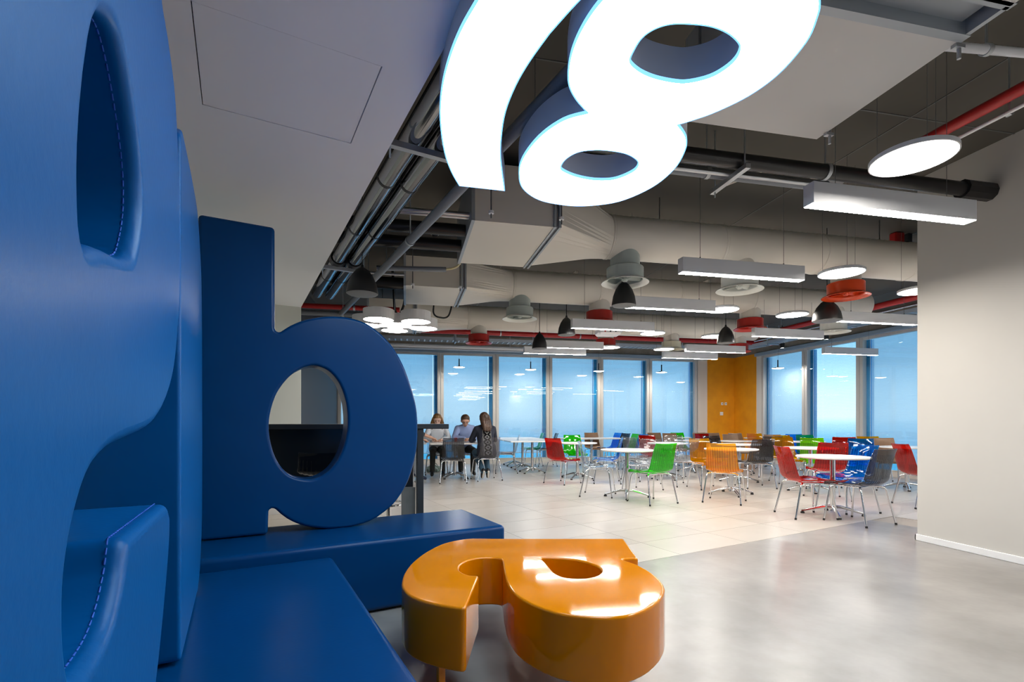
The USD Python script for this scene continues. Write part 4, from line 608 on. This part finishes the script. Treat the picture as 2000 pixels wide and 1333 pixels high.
person('person', 'person with long golden-brown hair looking down, facing the camera behind the table', (.66, 10.90, 0), 178, sit(.12, (.25, .22, .80), (.09, .36, .775), (-.3, .6, -.1), (.10, .42, .52), (.11, .40, .09), (.12, .53, .045), (0, .17, 1.185), pitch=28, sleeve=.9, k=.92), ('skin_pale', 'shirt_white', 'trousers_dark', 'hair_golden', 'shoe_black'),
    hair_long('hair_golden', [[(s * .075, .0, .04, .035), (s * .105, .02, -.07, .042), (s * .10, .06, -.17, .045), (s * .085, .075, -.26, .03)] for s in (-1, 1)] + [[(0, -.07, .0, .06), (0, -.07, -.16, .06)]]))
person('person', 'person with short brown hair in a light blue shirt, leaning over the table', (1.24, 10.93, 0), 184, sit(.24, (.26, .34, .82), (.05, .44, .785), (-.5, .35, -.05), (.14, .43, .53), (.13, .38, .09), (.14, .52, .045), (.02, .31, 1.165), pitch=38, yaw=-6, k=1.06), ('skin', 'shirt_blue', 'trousers_dark', 'hair_brown', 'shoe_black'), hair_short)
def drape(mesh, poly, off):                                         # lays a flat outline (x, z) on the rear of a garment
    v, f = trimesh.creation.triangulate_polygon(poly, engine='earcut'); v3 = np.column_stack([v, np.zeros(len(v))]); v3, f = trimesh.remesh.subdivide_to_size(v3, f, .025); tri = mesh.triangles; out = []
    A, B, C = (tri[:, i][:, [0, 2]] for i in range(3)); den = (B[:, 0] - A[:, 0]) * (C[:, 1] - A[:, 1]) - (C[:, 0] - A[:, 0]) * (B[:, 1] - A[:, 1]); den[abs(den) < 1e-12] = 1e-12
    for p in v3[:, :2]:
        w1 = ((p[0] - A[:, 0]) * (C[:, 1] - A[:, 1]) - (C[:, 0] - A[:, 0]) * (p[1] - A[:, 1])) / den; w2 = ((B[:, 0] - A[:, 0]) * (p[1] - A[:, 1]) - (p[0] - A[:, 0]) * (B[:, 1] - A[:, 1])) / den
        ok = (w1 >= -.001) & (w2 >= -.001) & (w1 + w2 <= 1.001); y = (tri[:, 0, 1] * (1 - w1 - w2) + tri[:, 1, 1] * w1 + tri[:, 2, 1] * w2)[ok]; out.append((p[0], (y.min() if len(y) else 0) - off, p[1]))
    o = np.array(out); n = len(o); return trimesh.Trimesh(np.vstack([o, o + (0, .004, 0)]), np.vstack([f[:, ::-1], f + n, f, f[:, ::-1] + n]), process=False)
def cardigan(t, hpnt, V, shirt):
    hair_long('hair_dark', [[(s * .05, -.06, .02, .055), (s * .06, -.085, -.10, .055), (s * .055, -.11, -.22, .045), (s * .05, -.12, -.29, .022)] for s in (-1, -.3, .3, 1)])(t, hpnt, V, shirt)
    P = part(t, 'patterned_panel', drape(shirt, sbox(-.082, .49, .082, 1.0), .004), 'knit_black', True, label='black and white diamond panel down the back')
    for s in (-1, 1): part(P, 'edge_stripe', drape(shirt, sbox(s * .082 - .008, .49, s * .082 + .008, 1.0), .006), 'knit_white', True)
    for z in np.arange(.54, 1.0, .102):
        dm = lambda a, b: Polygon([(0, z - b), (a, z), (0, z + b), (-a, z)]); part(P, 'diamond', drape(shirt, dm(.058, .047).difference(dm(.022, .018)), .007), 'knit_white', True)
        for s in (-1, 1): part(P, 'half_diamond', drape(shirt, Polygon([(s * .074, z + .051 - .03), (s * .074, z + .051 + .03), (s * .042, z + .051)]), .007), 'knit_white', True)
E2 = [hull(((-.12, -.03, .50), .085), ((.12, -.03, .50), .085), ((-.09, -.01, .66), .10), ((.09, -.01, .66), .10))]
person('person', 'person seen from behind with long brown hair and a navy diamond-patterned cardigan', (1.55, 9.70, 0), 9, sit(.10, (.25, .20, .78), (.13, .40, .78), (-.2, .6, -.05), (.11, .40, .52), (.05, .04, .16), [(-.05, .10, .05), (.07, .11, .05)], (0, .14, 1.20), pitch=22, k=1.0, top_more=E2, solen=(0, -.8, -.6)), ('skin_pale', 'cardigan', 'jeans', 'hair_dark', 'shoe_black'), cardigan)
person('person', 'person mostly hidden by the letter b, one bare forearm reaching onto the table', (-.17, 9.64, 0), -58, sit(.26, [(-.10, .56, .93), (.25, .25, .80)], [(-.02, .80, .83), (.18, .45, .80)], [(.1, .9, -.35), (-.2, .8, -.1)], [(-.16, .44, .53), (.13, .43, .53)], [(-.22, .55, .09), (.15, .40, .09)], [(-.24, .68, .045), (.16, .53, .045)], (0, .34, 1.17), pitch=25, sleeve=.35), ('skin', 'sweater_grey', 'trousers_grey', 'hair_brown', 'shoe_navy'), hair_short)
# ---- things on and under the tables
def small(name, label, cat_, x, y, z, rz, bits, group=None):
    t = thing(name, label, cat_, (x, y, z), rz, group)
    for n_, m_, mm in bits: part(t, n_, m_, mm, 30)
small('cup', 'red paper cup on the table before the person in blue', 'cup', 1.02, 10.45, TH, 0, [('cup_wall', lathe([(.028, 0), (.036, .085), (.034, .085), (.026, .004), (0, .004)], 24), 'red_plastic'), ('base', lathe([(0, 0), (.028, 0), (.028, .004), (0, .004)], 20), 'red_plastic')])
small('notebook', 'dark red notebook under the reaching hand', 'notebook', .80, 9.98, TH, 15, [('cover', box(-.10, -.075, 0, .10, .075, .004, .001), 'red_plastic'), ('pages', box(-.095, -.07, .004, .095, .07, .012), 'paper')])
small('sheet', 'white sheet of paper in front of the person in blue', 'paper', 1.2, 10.22, TH, -12, [('page', box(-.105, -.148, 0, .105, .148, .001), 'paper')])
small('sheet', 'white sheet of paper before the long-haired person facing us', 'paper', .68, 10.33, TH, 8, [('page', box(-.105, -.148, 0, .105, .148, .001), 'paper')])
small('folder', 'dark red folder lying on the clear chair right of the cardigan', 'folder', *at(-.008, 11.15), .452, 20, [('cover', box(-.12, -.09, 0, .12, .09, .003), 'red_plastic'), ('pages', box(-.115, -.085, .003, .115, .085, .012), 'paper')])
bagm = tm(hull(((-.12, 0, .07), .07), ((.12, .02, .06), .06), ((.0, .05, .10), .06), ((.05, -.04, .05), .05)).refine_to_length(.02)); bagm.merge_vertices(); bagm.vertices += .012 * np.sin(bagm.vertices[:, [1, 2, 0]] * 60); bagm.vertices[:, 2] = np.maximum(bagm.vertices[:, 2], 0)
small('cloth_bag', 'crumpled sage green cloth bag on the floor behind the table legs', 'bag', .62, 11.45, 0, 0, [('bag_body', bagm, 'sage_cloth'), ('strap', tube(bend([(-.1, .02, .1), (-.06, .03, .2), (.06, .03, .2), (.1, .02, .1)], .06), .008), 'sage_cloth')])
t = thing('cable', 'black cable drooping in a loop below the middle duct box', 'cable'); part(t, 'cable_run', tube(bend([(.42, 7.3, CH), (.40, 7.3, 2.9), (.38, 7.3, 2.68), (.60, 7.32, 2.66), (.66, 7.34, 2.84), (.68, 7.36, CH)], .12, 8), .012), 'black_paint')
t = thing('cable', 'black cable bundle hanging left of the middle duct box, above the clover lamp', 'cable'); part(t, 'cable_run', tube(bend([(-.02, 7.34, CH), (-.02, 7.34, 2.85), (-.10, 7.36, 2.66), (-.16, 7.4, 2.75), (-.2, 7.42, CH)], .1, 8), .018), 'black_paint')
